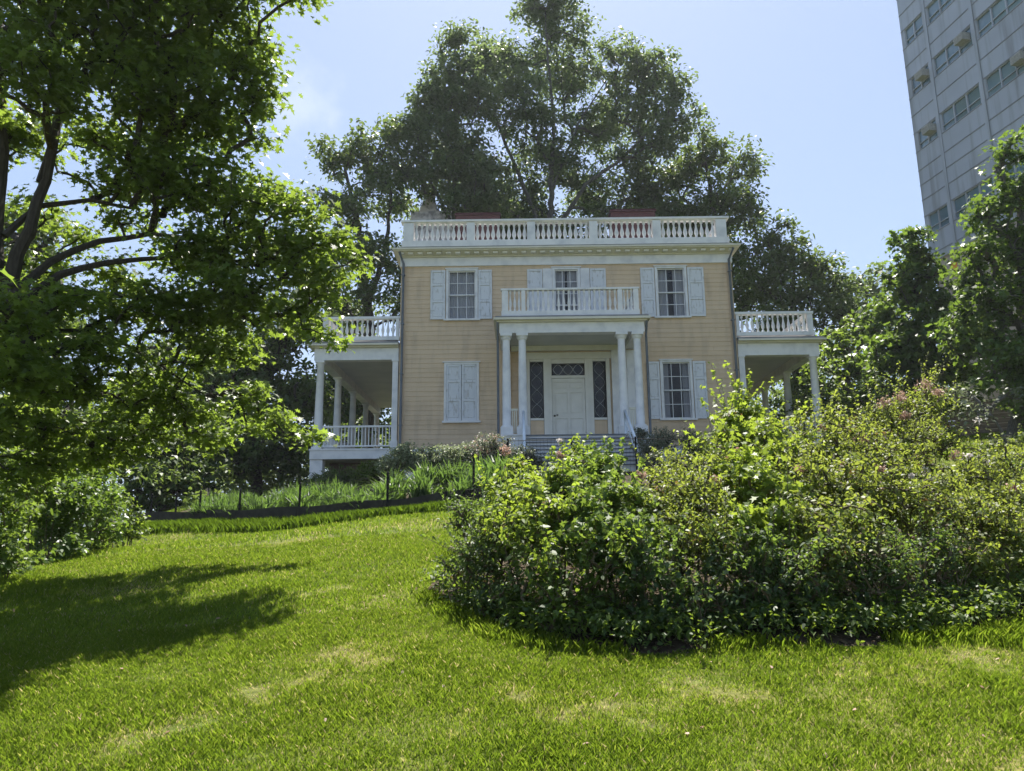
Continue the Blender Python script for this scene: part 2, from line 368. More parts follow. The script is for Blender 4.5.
def grid(name, xs, ys, mat, dz=0, mask=None):
    X, Y = np.meshgrid(xs, ys); Z = g(X, Y)+dz
    V = np.stack([X, Y, Z], -1); q = np.stack([V[:-1, :-1], V[:-1, 1:], V[1:, 1:], V[1:, :-1]], 2)
    # shared-vertex mesh for smooth shading
    ny, nx = X.shape; idx = np.arange(nx*ny).reshape(ny, nx)
    f = np.stack([idx[:-1, :-1], idx[:-1, 1:], idx[1:, 1:], idx[1:, :-1]], -1).reshape(-1, 4)
    if mask is not None:
        cx = q.mean(2)[..., 0].reshape(-1); cy = q.mean(2)[..., 1].reshape(-1); f = f[mask(cx, cy)]
    me = bpy.data.meshes.new(name); me.from_pydata(V.reshape(-1, 3).tolist(), [], f.tolist())
    me.polygons.foreach_set('use_smooth', [True]*len(me.polygons)); me.update()
    return link_mesh(name, me, M[mat])
xs = np.unique(np.concatenate([np.linspace(-260, -40, 20), np.arange(-40, 40, .5), np.linspace(40, 260, 20)]))
ys = np.unique(np.concatenate([np.linspace(-60, -4, 12), np.arange(-4, 50, .5), np.linspace(50, 260, 20)]))
tag(grid('ground', xs, ys, 'ground'), kind='structure')
def in_bed(x, y):       # the shrub bed in the foreground
    fr = np.interp(x, [-.9, -.3, 0, .6, 2.5, 3.2, 4.5, 7.6], [7.5, 6.45, 5.85, 5.55, 5.55, 5.8, 6.3, 7.4])+.06*np.sin(x*5)+.03*np.sin(x*13)
    return (x > -.8+.10*np.sin(y*3)) & (x < 7.6) & (y > fr) & (y < 10.8+.15*x)
tag(grid('planting_bed', np.arange(-1.5, 8.5, .12), np.arange(5, 13, .12), 'soil', .012, in_bed), kind='structure')
def wall_y(x):          # the line of the edging of the upper bed
    return np.interp(x, [-12, -10.2, -8.3, -6.9, -5.2, -2.95, -1.2, 0.2], [22.6, 21.5, 20.3, 19.3, 18.3, 17.5, 17.3, 18.6])
def in_upper(x, y): return (x > -10.5) & (x < 8) & (y > wall_y(x)+.05) & (y < 28.9) & ~((x > -.2) & (x < 4.1) & (y > 23.4))
tag(grid('upper_bed_soil', np.arange(-11, 8.2, .25), np.arange(17, 29.2, .25), 'soil', .02, in_upper), kind='structure')

BL = {
 'oak': [(-5.93, 8.17, 6.99, 0.86), (-5.19, 8.6, 7.19, 0.9), (-4.36, 9.03, 7.45, 0.87), (-3.56, 9.03, 7.75, 0.61), (-2.86, 9.03, 7.38, 0.3), (-5.91, 8.17, 5.75, 0.6), (-5.61, 9.03, 6.49, 0.73), (-4.81, 9.29, 6.66, 0.75), (-4.0, 9.46, 6.84, 0.62), (-3.52, 9.46, 6.37, 0.34), (-6.71, 9.46, 5.59, 0.61), (-5.87, 9.89, 5.75, 0.45), (-4.9, 9.63, 5.81, 0.69), (-4.14, 9.63, 5.8, 0.58), (-3.6, 9.63, 6.1, 0.36), (-3.47, 9.63, 5.56, 0.19), (-4.55, 9.63, 4.84, 0.61), (-5.5, 9.89, 4.9, 0.42), (-3.96, 9.72, 4.8, 0.57), (-3.31, 9.63, 4.53, 0.47), (-2.71, 9.46, 4.3, 0.34), (-2.37, 9.46, 3.94, 0.26), (-2.02, 9.29, 3.57, 0.15), (-6.59, 9.89, 4.62, 0.3), (-5.31, 9.89, 4.38, 0.27), (-6.11, 10.32, 4.43, 0.23), (-3.77, 9.89, 4.07, 0.61), (-3.0, 9.63, 3.74, 0.53), (-2.48, 9.46, 3.39, 0.31), (-4.56, 10.15, 3.96, 0.49), (-5.67, 10.15, 3.75, 0.39), (-6.5, 9.89, 3.89, 0.34), (-6.01, 9.46, 3.03, 0.51), (-5.32, 9.89, 3.02, 0.53), (-4.57, 9.98, 3.18, 0.47), (-3.59, 9.89, 3.21, 0.54), (-2.85, 9.72, 3.01, 0.34), (-2.38, 9.46, 2.65, 0.17), (-6.02, 9.03, 2.14, 0.54), (-5.59, 9.46, 2.11, 0.48), (-5.18, 10.32, 2.08, 0.41), (-4.4, 10.32, 2.7, 0.48), (-3.84, 10.32, 2.7, 0.28), (-3.89, 10.75, 2.14, 0.31), (-3.47, 10.84, 1.87, 0.26), (-3.1, 10.84, 1.62, 0.2), (-2.84, 10.84, 1.5, 0.11), (-4.66, 10.75, 1.94, 0.5), (-5.97, 9.89, 1.54, 0.52), (-5.62, 10.75, 1.52, 0.45), (-6.32, 9.46, 1.35, 0.43), (-4.45, 11.18, 1.56, 0.32), (-5.64, 8.26, 2.65, 0.38), (-6.24, 9.98, 1.16, 0.34), (-6.07, 10.84, 1.32, 0.37), (-5.34, 11.01, 1.77, 0.38), (-5.77, 10.66, 2.08, 0.34), (-4.94, 10.66, 2.36, 0.34), (-4.29, 9.98, 3.17, 0.32), (-6.26, 9.46, 0.85, 0.25), (-3.94, 11.18, 1.78, 0.23), (-5.57, 8.26, 2.07, 0.38), (-5.32, 8.43, 1.88, 0.29), (-5.83, 8.6, 1.46, 0.32), (-4.73, 9.46, 3.15, 0.33), (-5.23, 8.77, 2.93, 0.26), (-5.19, 9.03, 2.38, 0.42), (-5.05, 9.72, 2.42, 0.34), (-4.14, 9.46, 3.97, 0.39), (-4.9, 9.46, 5.12, 0.46), (-5.54, 8.43, 5.37, 0.36), (-4.86, 8.94, 5.98, 0.52), (-4.16, 9.12, 6.08, 0.48), (-3.03, 9.46, 4.02, 0.34), (-3.77, 9.46, 3.27, 0.44)],
 'elm': [(-4.36, 48.0, 19.9, 2.74), (-1.05, 48.0, 19.85, 2.74), (1.6, 48.0, 19.82, 2.74), (5.57, 48.0, 19.76, 2.74), (9.56, 48.0, 20.06, 2.56), (11.93, 47.0, 19.26, 2.15), (2.56, 47.0, 36.35, 2.87), (1.56, 47.0, 38.76, 1.8), (3.67, 47.0, 39.52, 1.62), (-0.94, 47.0, 31.76, 2.51), (3.35, 50.0, 33.72, 2.93), (0.37, 45.0, 27.51, 2.49), (7.1, 46.0, 31.55, 1.97), (9.4, 46.0, 30.92, 1.59), (10.88, 45.0, 28.92, 1.19), (8.29, 46.0, 28.36, 2.43), (10.63, 45.0, 26.64, 1.42), (5.94, 50.0, 28.91, 2.62), (2.0, 47.0, 25.04, 2.44), (-2.59, 46.0, 23.31, 2.74), (0.31, 48.0, 22.32, 2.16), (8.29, 47.0, 24.95, 1.95), (5.23, 50.0, 24.31, 2.19), (9.28, 45.0, 25.25, 1.29), (7.67, 48.0, 22.58, 1.85)],
 'elm2': [(-3.61, 43.0, 30.65, 1.27), (-3.85, 43.0, 28.76, 1.6), (-2.73, 43.0, 27.02, 1.82), (-4.59, 43.0, 27.05, 1.59), (-5.94, 43.0, 26.52, 0.91), (-6.1, 43.0, 24.7, 1.58), (-3.65, 43.0, 24.66, 1.8), (-5.15, 43.0, 22.36, 1.9), (-6.98, 43.0, 22.71, 1.23), (-2.73, 43.0, 22.65, 1.79), (-3.2, 43.0, 20.05, 1.43), (-1.84, 44.0, 30.46, 1.18), (-1.66, 43.5, 20.59, 1.57)],
 'ltree': [(-6.52, 43.0, 14.13, 1.61), (-10.01, 43.0, 13.57, 1.61), (-10.87, 42.0, 22.57, 1.42), (-8.92, 42.0, 22.86, 1.53), (-7.33, 43.0, 24.71, 1.35), (-10.05, 41.0, 19.22, 1.79), (-7.49, 42.0, 20.59, 1.84), (-9.1, 41.0, 16.47, 1.87), (-7.16, 42.0, 16.11, 1.38), (-10.44, 41.0, 14.41, 1.34), (-8.19, 41.0, 14.08, 1.13), (-7.2, 45.5, 21.27, 0.93)],
 'rtree': [(12.27, 47.0, 25.03, 2.08), (14.74, 47.0, 24.49, 1.46), (10.34, 47.0, 23.63, 1.58), (13.22, 46.0, 21.21, 2.36), (14.64, 46.0, 20.5, 1.41), (11.38, 47.0, 21.0, 2.04), (13.68, 45.0, 17.23, 1.7), (14.53, 45.0, 14.51, 1.57), (13.97, 46.0, 15.5, 1.5), (9.36, 48.0, 22.91, 1.36)],
 'rtree2': [(15.19, 43.0, 17.88, 1.09), (16.13, 43.0, 16.42, 1.85), (17.53, 43.0, 15.66, 1.62), (14.85, 43.0, 15.08, 1.83), (16.37, 42.0, 13.21, 1.99), (18.87, 43.0, 14.41, 1.4), (14.55, 42.0, 11.76, 1.87), (18.54, 42.0, 12.3, 1.36), (15.86, 42.0, 10.58, 1.65), (13.91, 44.0, 10.21, 1.4), (15.64, 42.0, 8.02, 1.43), (14.74, 43.0, 6.5, 1.35)],
 'rtree3': [(24.16, 52.0, 18.15, 1.56), (25.63, 52.0, 18.73, 1.14), (24.71, 52.0, 16.66, 1.97), (26.25, 52.0, 16.64, 1.55), (23.37, 52.0, 15.95, 1.41), (24.3, 50.0, 13.57, 2.01), (22.23, 50.0, 12.9, 1.74)],
 'bright': [(14.02, 33.0, 8.52, 1.15), (15.09, 33.0, 9.19, 0.8), (12.64, 32.0, 7.18, 1.02), (14.32, 32.0, 7.07, 1.19), (12.74, 31.0, 5.69, 1.15), (14.39, 31.0, 5.88, 0.98), (13.05, 31.0, 4.66, 1.06), (14.04, 31.0, 4.44, 0.89), (11.88, 32.0, 5.68, 0.76)],
 'conic': [(14.47, 28.5, 4.82, 0.9), (15.8, 28.5, 5.0, 0.83), (14.86, 28.0, 3.99, 0.66), (16.45, 30.0, 12.52, 0.5), (15.84, 30.0, 12.18, 0.33), (16.25, 30.0, 11.48, 0.91), (15.45, 30.0, 10.54, 0.82), (16.88, 30.0, 10.65, 0.9), (16.03, 30.0, 9.59, 1.3), (17.13, 30.0, 9.37, 0.97), (15.05, 30.0, 8.76, 1.13), (15.83, 29.0, 7.85, 1.4), (17.58, 30.0, 8.1, 1.05), (14.59, 29.0, 7.06, 1.24), (16.05, 29.0, 6.45, 1.31), (14.65, 29.0, 5.88, 1.15), (16.98, 29.0, 6.24, 0.92)],
 'bigr': [(16.37, 24.0, 4.17, 0.76), (15.11, 23.6, 4.33, 0.37), (16.0, 23.6, 3.01, 0.43), (15.96, 24.0, 4.82, 0.64), (16.9, 24.0, 12.92, 0.61), (17.21, 24.0, 11.64, 1.08), (16.14, 24.0, 11.11, 0.87), (15.6, 24.0, 10.76, 0.53), (16.44, 24.0, 9.69, 1.26), (15.29, 24.0, 9.18, 0.79), (15.07, 24.5, 8.33, 0.73), (15.66, 24.0, 7.64, 1.17), (17.1, 24.0, 8.64, 1.31), (15.05, 24.5, 6.95, 0.92), (16.11, 24.0, 6.29, 1.16), (14.75, 25.0, 6.23, 0.67), (15.04, 23.5, 5.36, 0.81), (14.49, 23.5, 4.73, 0.44), (16.6, 24.0, 5.3, 0.96)],
 'back1': [(-10.45, 38.0, 7.29, 1.31), (-12.59, 33.0, 6.37, 1.96), (-14.68, 33.0, 5.07, 1.65), (-11.58, 33.0, 4.16, 1.46), (-15.66, 33.0, 6.4, 1.48), (-10.65, 34.0, 9.8, 1.74), (-12.16, 34.0, 8.17, 2.04), (-10.05, 34.0, 6.99, 1.44), (-14.25, 35.0, 9.65, 1.88), (-14.1, 34.0, 6.57, 1.89), (-10.78, 33.0, 5.46, 1.56), (-12.67, 33.0, 4.39, 1.47), (-9.7, 34.0, 4.26, 0.89), (-10.03, 33.0, 3.5, 0.77)],
 'back2': [(-14.64, 30.0, 5.83, 1.59), (-13.24, 29.0, 3.88, 1.44), (-14.75, 29.0, 3.71, 1.21), (-11.95, 28.0, 2.46, 1.02), (-12.91, 27.0, 2.21, 0.98), (-10.54, 26.0, 1.61, 0.47), (-15.37, 30.0, 5.03, 1.18), (-15.35, 32.0, 8.18, 1.29)],
 'back3': [(-19.38, 30.0, 8.78, 2.23), (-19.27, 28.0, 5.5, 2.04), (-17.59, 29.0, 5.28, 1.91), (-21.9, 29.0, 8.52, 2.35), (-16.52, 30.0, 4.64, 1.26), (-17.91, 27.0, 2.79, 1.19), (-20.92, 31.0, 13.1, 2.14), (-23.25, 30.0, 13.17, 2.5), (-15.83, 27.0, 3.12, 0.98)],
 'back4': [(-10.63, 48.0, 8.53, 1.9), (-8.74, 48.0, 9.15, 1.78), (-8.07, 48.0, 7.22, 1.51), (-9.3, 48.0, 6.28, 1.25), (-13.2, 48.0, 9.2, 1.9), (-11.04, 46.0, 6.35, 1.56), (-14.21, 52.0, 20.92, 1.86), (-15.36, 52.0, 17.93, 1.84), (-12.64, 50.0, 15.08, 2.03), (-11.22, 50.0, 13.32, 1.88), (-10.97, 48.0, 9.18, 1.78), (-11.98, 48.0, 10.49, 1.66), (-9.74, 48.0, 10.46, 1.28), (-10.28, 48.0, 7.24, 1.38), (-12.46, 48.0, 6.63, 1.26)],
 'back5': [(24.85, 40.0, 9.41, 1.6), (22.2, 40.0, 7.28, 1.32), (19.05, 38.0, 6.43, 1.1), (24.89, 38.0, 7.38, 1.26), (24.92, 42.0, 11.63, 1.69)],
 'lb1': [(-7.16, 12.6, 0.08, 0.29), (-7.33, 12.0, -0.14, 0.27), (-7.63, 13.6, 0.86, 0.63), (-7.8, 13.0, 0.83, 0.57), (-7.34, 14.0, 0.26, 0.25), (-8.13, 14.0, 0.89, 0.61), (-8.02, 13.0, 0.5, 0.5), (-7.91, 14.5, 0.55, 0.45), (-7.76, 13.2, 0.17, 0.37), (-8.15, 15.0, 1.24, 0.39)],
 'lb2': [(-7.18, 11.2, -0.29, 0.23), (-7.25, 10.8, -0.39, 0.25), (-7.05, 10.5, 0.68, 0.35), (-6.85, 10.2, 0.14, 0.26), (-6.69, 10.2, -0.12, 0.16), (-7.23, 11.0, 1.14, 0.34), (-7.79, 12.0, 1.08, 0.53), (-7.28, 11.0, 0.43, 0.39), (-6.83, 10.5, 0.01, 0.32), (-8.02, 12.5, 1.78, 0.41), (-8.03, 13.0, 1.34, 0.3)],
 'lb3': [(-8.33, 16.0, 0.8, 0.49), (-7.99, 16.0, 0.4, 0.33), (-7.86, 14.5, 0.09, 0.26), (-7.97, 15.0, 0.38, 0.31)],
 'lb4': [(-10.25, 17.0, 2.53, 0.67), (-9.98, 18.0, 2.31, 0.61), (-9.94, 17.0, 1.74, 0.57), (-11.19, 17.0, 2.88, 0.76)],
 's1': [(-0.44, 6.95, -0.71, 0.17), (-0.3, 6.89, -0.12, 0.28), (-0.5, 7.69, 0.3, 0.26), (-0.28, 7.04, 0.05, 0.27), (-0.6, 7.45, -0.13, 0.18), (-0.35, 6.92, -0.29, 0.26), (-0.12, 6.43, -0.43, 0.24), (-0.6, 7.36, -0.49, 0.13)],
 's2': [(0.6, 8.15, 0.99, 0.1), (0.51, 7.64, 0.76, 0.14), (-0.04, 6.79, 0.2, 0.28), (0.26, 6.66, 0.25, 0.26), (0.01, 7.68, 0.69, 0.21), (0.15, 7.05, 0.4, 0.29), (-0.13, 7.22, 0.37, 0.23), (0.38, 7.16, 0.55, 0.24), (0.17, 6.52, 0.11, 0.29)],
 's3': [(0.07, 6.08, -0.7, 0.15), (0.36, 5.87, -0.71, 0.15), (0.23, 6.06, -0.41, 0.29), (0.52, 5.93, -0.54, 0.22), (0.2, 6.16, -0.22, 0.29), (0.08, 6.15, -0.52, 0.22), (0.41, 5.96, -0.47, 0.28), (0.61, 6.06, -0.23, 0.26), (0.29, 5.87, -0.68, 0.12)],
 's4': [(0.64, 6.28, 0.02, 0.31), (0.51, 7.06, 0.49, 0.24), (0.78, 7.4, 0.66, 0.24), (0.88, 6.78, 0.34, 0.31), (0.55, 6.5, 0.2, 0.26), (0.97, 6.33, 0.06, 0.28), (0.76, 7.7, 0.78, 0.19)],
 's5': [(0.72, 5.87, -0.75, 0.15), (1.01, 5.87, -0.79, 0.15), (1.31, 5.87, -0.68, 0.18), (1.0, 6.07, -0.19, 0.3), (0.91, 6.02, -0.34, 0.29), (0.73, 5.91, -0.58, 0.22), (1.06, 5.91, -0.58, 0.22), (1.32, 6.0, -0.38, 0.27), (0.98, 5.87, -0.72, 0.1)],
 's6': [(1.57, 6.78, 0.33, 0.31), (1.23, 6.78, 0.33, 0.26), (1.56, 6.28, 0.01, 0.25), (1.4, 7.4, 0.65, 0.2), (1.53, 6.97, 0.43, 0.28), (1.92, 7.55, 0.7, 0.24), (1.39, 6.38, 0.1, 0.32), (1.65, 7.85, 0.84, 0.14)],
 's7': [(2.64, 8.93, 1.63, 0.09), (2.51, 8.7, 1.38, 0.14), (2.08, 6.87, 0.37, 0.33), (2.66, 7.85, 0.83, 0.27), (1.96, 6.4, 0.11, 0.29), (2.6, 8.72, 1.4, 0.18), (2.39, 8.45, 1.12, 0.27), (2.67, 8.3, 1.04, 0.25), (2.16, 7.4, 0.64, 0.3), (2.33, 7.06, 0.47, 0.27), (2.58, 8.82, 1.52, 0.1)],
 's8': [(1.59, 5.87, -0.76, 0.17), (1.92, 5.87, -0.76, 0.17), (1.89, 6.02, -0.35, 0.29), (2.19, 5.96, -0.49, 0.24), (1.74, 6.1, -0.13, 0.31), (1.56, 5.96, -0.48, 0.28), (1.89, 5.96, -0.49, 0.26), (1.7, 5.87, -0.72, 0.13), (2.11, 6.07, -0.2, 0.27)],
 's9': [(3.2, 8.68, 1.34, 0.1), (3.58, 8.64, 1.3, 0.14), (2.82, 8.57, 1.24, 0.12), (2.75, 7.55, 0.7, 0.28), (3.13, 7.13, 0.47, 0.31), (2.44, 6.2, -0.06, 0.3), (3.16, 8.45, 1.11, 0.19), (3.3, 8.15, 0.96, 0.26), (2.82, 7.16, 0.52, 0.31), (2.73, 6.48, 0.14, 0.31), (2.41, 6.5, 0.18, 0.28)],
 's10': [(4.97, 9.25, 1.79, 0.14), (5.17, 9.32, 1.7, 0.13), (4.63, 9.11, 1.6, 0.16), (4.24, 8.93, 1.49, 0.14), (3.7, 7.72, 0.7, 0.35), (4.84, 8.82, 1.14, 0.26), (3.63, 6.99, 0.28, 0.32), (3.79, 8.52, 1.11, 0.25), (4.28, 8.8, 1.32, 0.3), (4.89, 9.15, 1.57, 0.21), (3.69, 8.1, 0.9, 0.3), (4.33, 8.41, 0.98, 0.33), (4.07, 7.52, 0.53, 0.29), (3.35, 7.04, 0.37, 0.33)],
 's11': [(2.24, 5.87, -0.76, 0.14), (2.58, 5.97, -0.74, 0.14), (3.06, 6.18, -0.66, 0.18), (2.83, 6.23, -0.14, 0.32), (3.33, 6.36, -0.45, 0.25), (2.61, 6.11, -0.28, 0.3), (2.4, 5.95, -0.56, 0.21), (3.01, 6.24, -0.37, 0.29), (2.79, 6.08, -0.61, 0.17), (3.38, 6.45, -0.15, 0.27)],
 's12': [(3.95, 6.6, -0.48, 0.19), (3.59, 6.39, -0.73, 0.13), (4.03, 6.58, -0.67, 0.13), (4.33, 6.69, -0.49, 0.22), (4.66, 7.5, 0.38, 0.24), (4.11, 6.95, 0.09, 0.3), (3.99, 6.58, -0.63, 0.17), (4.46, 6.8, -0.16, 0.26), (3.74, 6.59, -0.15, 0.28), (4.65, 7.91, 0.66, 0.22), (4.02, 7.06, 0.23, 0.27), (4.28, 7.01, 0.09, 0.25), (3.86, 6.61, -0.28, 0.28), (3.52, 6.42, -0.5, 0.18), (4.22, 6.73, -0.33, 0.22), (4.72, 7.52, 0.38, 0.19)],
 'pb1': [(-6.88, 26.5, 2.11, 0.41), (-6.38, 26.8, 2.23, 0.55), (-5.83, 27.0, 2.31, 0.49)],
 'pb2': [(-5.12, 26.6, 2.41, 0.55), (-4.47, 26.4, 2.52, 0.55)],
 'w1': [(-3.45, 23.4, 2.65, 0.52), (-2.73, 23.2, 2.5, 0.54), (-3.91, 23.4, 2.47, 0.36)],
 'w2': [(-2.09, 22.8, 2.51, 0.5), (-1.58, 22.8, 2.56, 0.47)],
 'br1': [(-0.83, 22.5, 2.7, 0.65), (-0.1, 23.0, 2.51, 0.54), (-1.18, 22.5, 2.18, 0.47), (-0.38, 21.5, 1.79, 0.5), (0.35, 23.5, 2.5, 0.49)],
 'gg1': [(4.01, 23.4, 2.81, 0.43), (4.7, 24.5, 3.26, 0.45), (5.6, 25.0, 3.32, 0.39), (4.06, 25.5, 3.57, 0.3), (4.04, 22.8, 2.3, 0.41)],
 'gg2': [(5.43, 23.0, 2.6, 0.6), (6.45, 24.0, 2.86, 0.56), (7.88, 25.0, 3.29, 0.52), (8.51, 24.5, 3.06, 0.51)],
 'gg3': [(2.0, 21.5, 2.18, 0.39), (2.54, 21.0, 1.99, 0.38), (1.46, 21.0, 2.0, 0.33)],
 'rb1': [(10.53, 17.0, 1.34, 0.44), (9.38, 16.0, 1.13, 0.33), (12.33, 19.0, 1.69, 0.49)],
 'rb2': [(13.18, 22.0, 3.7, 0.64), (13.78, 22.0, 2.82, 0.52), (13.1, 22.5, 4.24, 0.48), (14.69, 22.5, 4.07, 0.53)],
}
LM = {
 'oak': [[(-6.611, 9.116, -0.986, 0.174), (-6.626, 9.116, 0.362, 0.149), (-6.616, 9.116, 1.796, 0.136), (-6.577, 9.116, 3.194, 0.124), (-6.639, 9.116, 4.682, 0.099), (-6.858, 9.116, 6.418, 0.074), (-7.233, 9.116, 8.286, 0.062)], [(-6.359, 9.116, 3.257, 0.093), (-6.194, 9.116, 3.988, 0.071), (-6.113, 9.202, 4.717, 0.062), (-6.094, 9.288, 5.627, 0.056), (-5.978, 9.288, 6.295, 0.043), (-5.856, 9.288, 6.827, 0.031)], [(-6.178, 9.202, 4.718, 0.043), (-5.989, 9.288, 6.145, 0.034), (-5.577, 9.46, 6.558, 0.022), (-5.049, 9.46, 6.86, 0.012)], [(-6.48, 9.116, 3.925, 0.05), (-6.195, 9.288, 4.409, 0.037), (-5.701, 9.546, 4.594, 0.028), (-5.245, 9.718, 4.552, 0.019)], [(-6.335, 9.116, 3.06, 0.074), (-6.031, 9.374, 3.655, 0.05), (-5.559, 9.632, 4.058, 0.04), (-5.025, 9.89, 4.23, 0.031), (-4.439, 9.976, 4.214, 0.019), (-3.877, 9.976, 4.103, 0.009)], [(-6.293, 9.116, 2.93, 0.068), (-5.881, 9.374, 3.476, 0.05), (-5.395, 9.632, 3.745, 0.037), (-4.722, 9.89, 3.892, 0.028), (-3.93, 9.976, 3.856, 0.015), (-3.172, 9.804, 3.525, 0.007)], [(-6.286, 9.116, 2.672, 0.062), (-5.915, 9.46, 3.33, 0.043), (-5.31, 9.804, 3.328, 0.031), (-4.474, 10.062, 3.274, 0.022), (-3.605, 9.976, 3.023, 0.009)], [(-6.28, 9.116, 2.417, 0.05), (-5.853, 9.46, 2.765, 0.031), (-5.439, 9.89, 2.812, 0.025), (-4.939, 10.32, 2.496, 0.019), (-4.427, 10.664, 2.134, 0.012)], [(-6.805, 9.116, 6.417, 0.056), (-6.255, 9.116, 7.013, 0.043), (-5.413, 9.202, 7.689, 0.025)]],
 'elm2': [[(-3.623, 43.8, 7.126, 0.26), (-3.66, 43.8, 14.355, 0.24), (-3.669, 43.6, 19.359, 0.17), (-3.676, 43.4, 23.876, 0.12), (-3.617, 43.2, 27.845, 0.06)], [(-3.666, 43.6, 18.713, 0.12), (-5.192, 43.4, 21.902, 0.09), (-6.133, 43.2, 25.148, 0.05)]],
 'elm': [[(1.819, 46.0, 7.42, 0.275), (1.967, 46.0, 15.001, 0.25), (2.199, 46.0, 20.339, 0.21), (2.398, 46.0, 23.799, 0.16), (2.602, 46.0, 27.359, 0.12), (2.294, 46.0, 31.779, 0.08), (2.165, 46.0, 35.583, 0.04)], [(2.172, 46.0, 18.981, 0.17), (4.502, 46.0, 22.719, 0.13), (6.822, 46.0, 24.437, 0.1), (8.864, 46.0, 26.541, 0.07), (10.611, 46.0, 28.686, 0.035)], [(2.158, 46.0, 18.308, 0.17), (0.631, 46.0, 22.427, 0.13), (-0.951, 46.0, 26.693, 0.09), (-1.924, 46.0, 30.358, 0.06), (-2.59, 46.0, 32.989, 0.03)], [(1.231, 46.0, 19.671, 0.14), (-1.626, 46.0, 22.113, 0.1), (-3.892, 46.0, 24.597, 0.07), (-5.549, 46.0, 27.124, 0.03)], [(2.369, 46.0, 22.402, 0.1), (4.402, 47.0, 27.926, 0.065), (6.534, 47.0, 31.259, 0.03)]],
 'ltree': [[(-7.977, 42.0, 3.581, 0.32), (-8.32, 42.0, 12.051, 0.28), (-8.69, 42.0, 15.035, 0.22), (-9.207, 42.0, 18.729, 0.16), (-10.077, 42.0, 21.911, 0.08)], [(-8.369, 42.0, 13.829, 0.18), (-7.583, 42.0, 16.847, 0.13), (-7.258, 42.0, 20.591, 0.07)]],
 'rtree': [[(13.047, 46.0, 6.682, 0.35), (13.168, 46.0, 12.917, 0.3), (12.974, 46.0, 17.492, 0.22), (12.601, 46.0, 21.562, 0.14), (12.323, 46.0, 24.354, 0.07)]],
 'rtree2': [[(15.74, 43.0, 5.078, 0.3), (16.013, 43.0, 10.247, 0.22), (16.029, 43.0, 13.838, 0.15), (16.411, 43.0, 16.293, 0.07)]],
 'rtree3': [[(23.679, 52.0, 6.769, 0.25), (24.405, 52.0, 13.76, 0.2), (24.643, 52.0, 17.402, 0.08)]],
 'bright': [[(13.702, 32.0, 2.927, 0.14), (13.909, 32.0, 5.869, 0.1), (14.208, 32.0, 8.037, 0.05)]],
 'conic': [[(15.576, 30.0, 2.329, 0.2), (15.955, 30.0, 5.87, 0.17), (16.222, 30.0, 9.166, 0.11), (16.409, 30.0, 12.172, 0.04)]],
 'bigr': [[(16.248, 25.0, 0.638, 0.3), (16.483, 24.6, 4.444, 0.26), (16.637, 24.3, 7.721, 0.2), (16.802, 24.0, 11.103, 0.09)]],
 'back1': [[(-11.527, 34.0, 1.214, 0.25), (-11.784, 34.0, 5.635, 0.2), (-11.972, 34.0, 8.874, 0.1)]],
 'back2': [[(-13.323, 29.0, 0.34, 0.2), (-13.603, 29.0, 3.694, 0.16), (-13.991, 29.0, 6.023, 0.08)]],
 'back3': [[(-18.086, 29.0, -0.337, 0.25), (-18.569, 29.0, 3.749, 0.22), (-19.326, 29.0, 8.492, 0.14), (-19.979, 29.0, 12.262, 0.06)]],
 'back4': [[(-11.597, 50.0, 4.933, 0.3), (-11.943, 50.0, 10.92, 0.22), (-12.718, 50.0, 17.212, 0.1)]],
 'back5': [[(23.036, 40.0, 3.595, 0.25), (23.511, 40.0, 7.264, 0.2), (23.932, 40.0, 10.52, 0.1)]],
 'rb2': [[(13.908, 22.0, 1.344, 0.07), (13.943, 22.0, 2.39, 0.06), (13.816, 22.0, 3.11, 0.04), (13.486, 22.0, 3.842, 0.02)]],
}
PLUMES = [(4.79, 8.9, 1.8, 0.1), (4.96, 8.96, 1.73, 0.07), (4.44, 8.8, 1.64, 0.08), (4.21, 8.73, 1.57, 0.08), (4.38, 8.63, 1.4, 0.07), (3.66, 8.17, 1.06, 0.07), (3.28, 8.25, 1.21, 0.05), (2.62, 7.2, 0.66, 0.05), (3.11, 7.37, 0.72, 0.05), (3.42, 7.33, 0.67, 0.05), (4.57, 8.08, 0.88, 0.06), (1.75, 6.9, 0.56, 0.05), (1.11, 7.05, 0.62, 0.05), (0.42, 7.65, 0.88, 0.05), (-0.14, 8.24, 1.01, 0.07)]
PINKS = [(2.18, 7.74, 0.9, 0.07), (2.04, 7.5, 0.8, 0.05), (4.7, 7.42, 0.5, 0.04)]
WHITES = [(4.76, 8.14, 0.89, 0.06), (4.86, 8.05, 0.82, 0.05), (3.94, 7.5, 0.68, 0.05), (3.92, 7.31, 0.58, 0.04), (3.7, 7.3, 0.61, 0.03), (0.44, 8.1, 1.09, 0.04), (5.33, 8.87, 1.37, 0.05)]


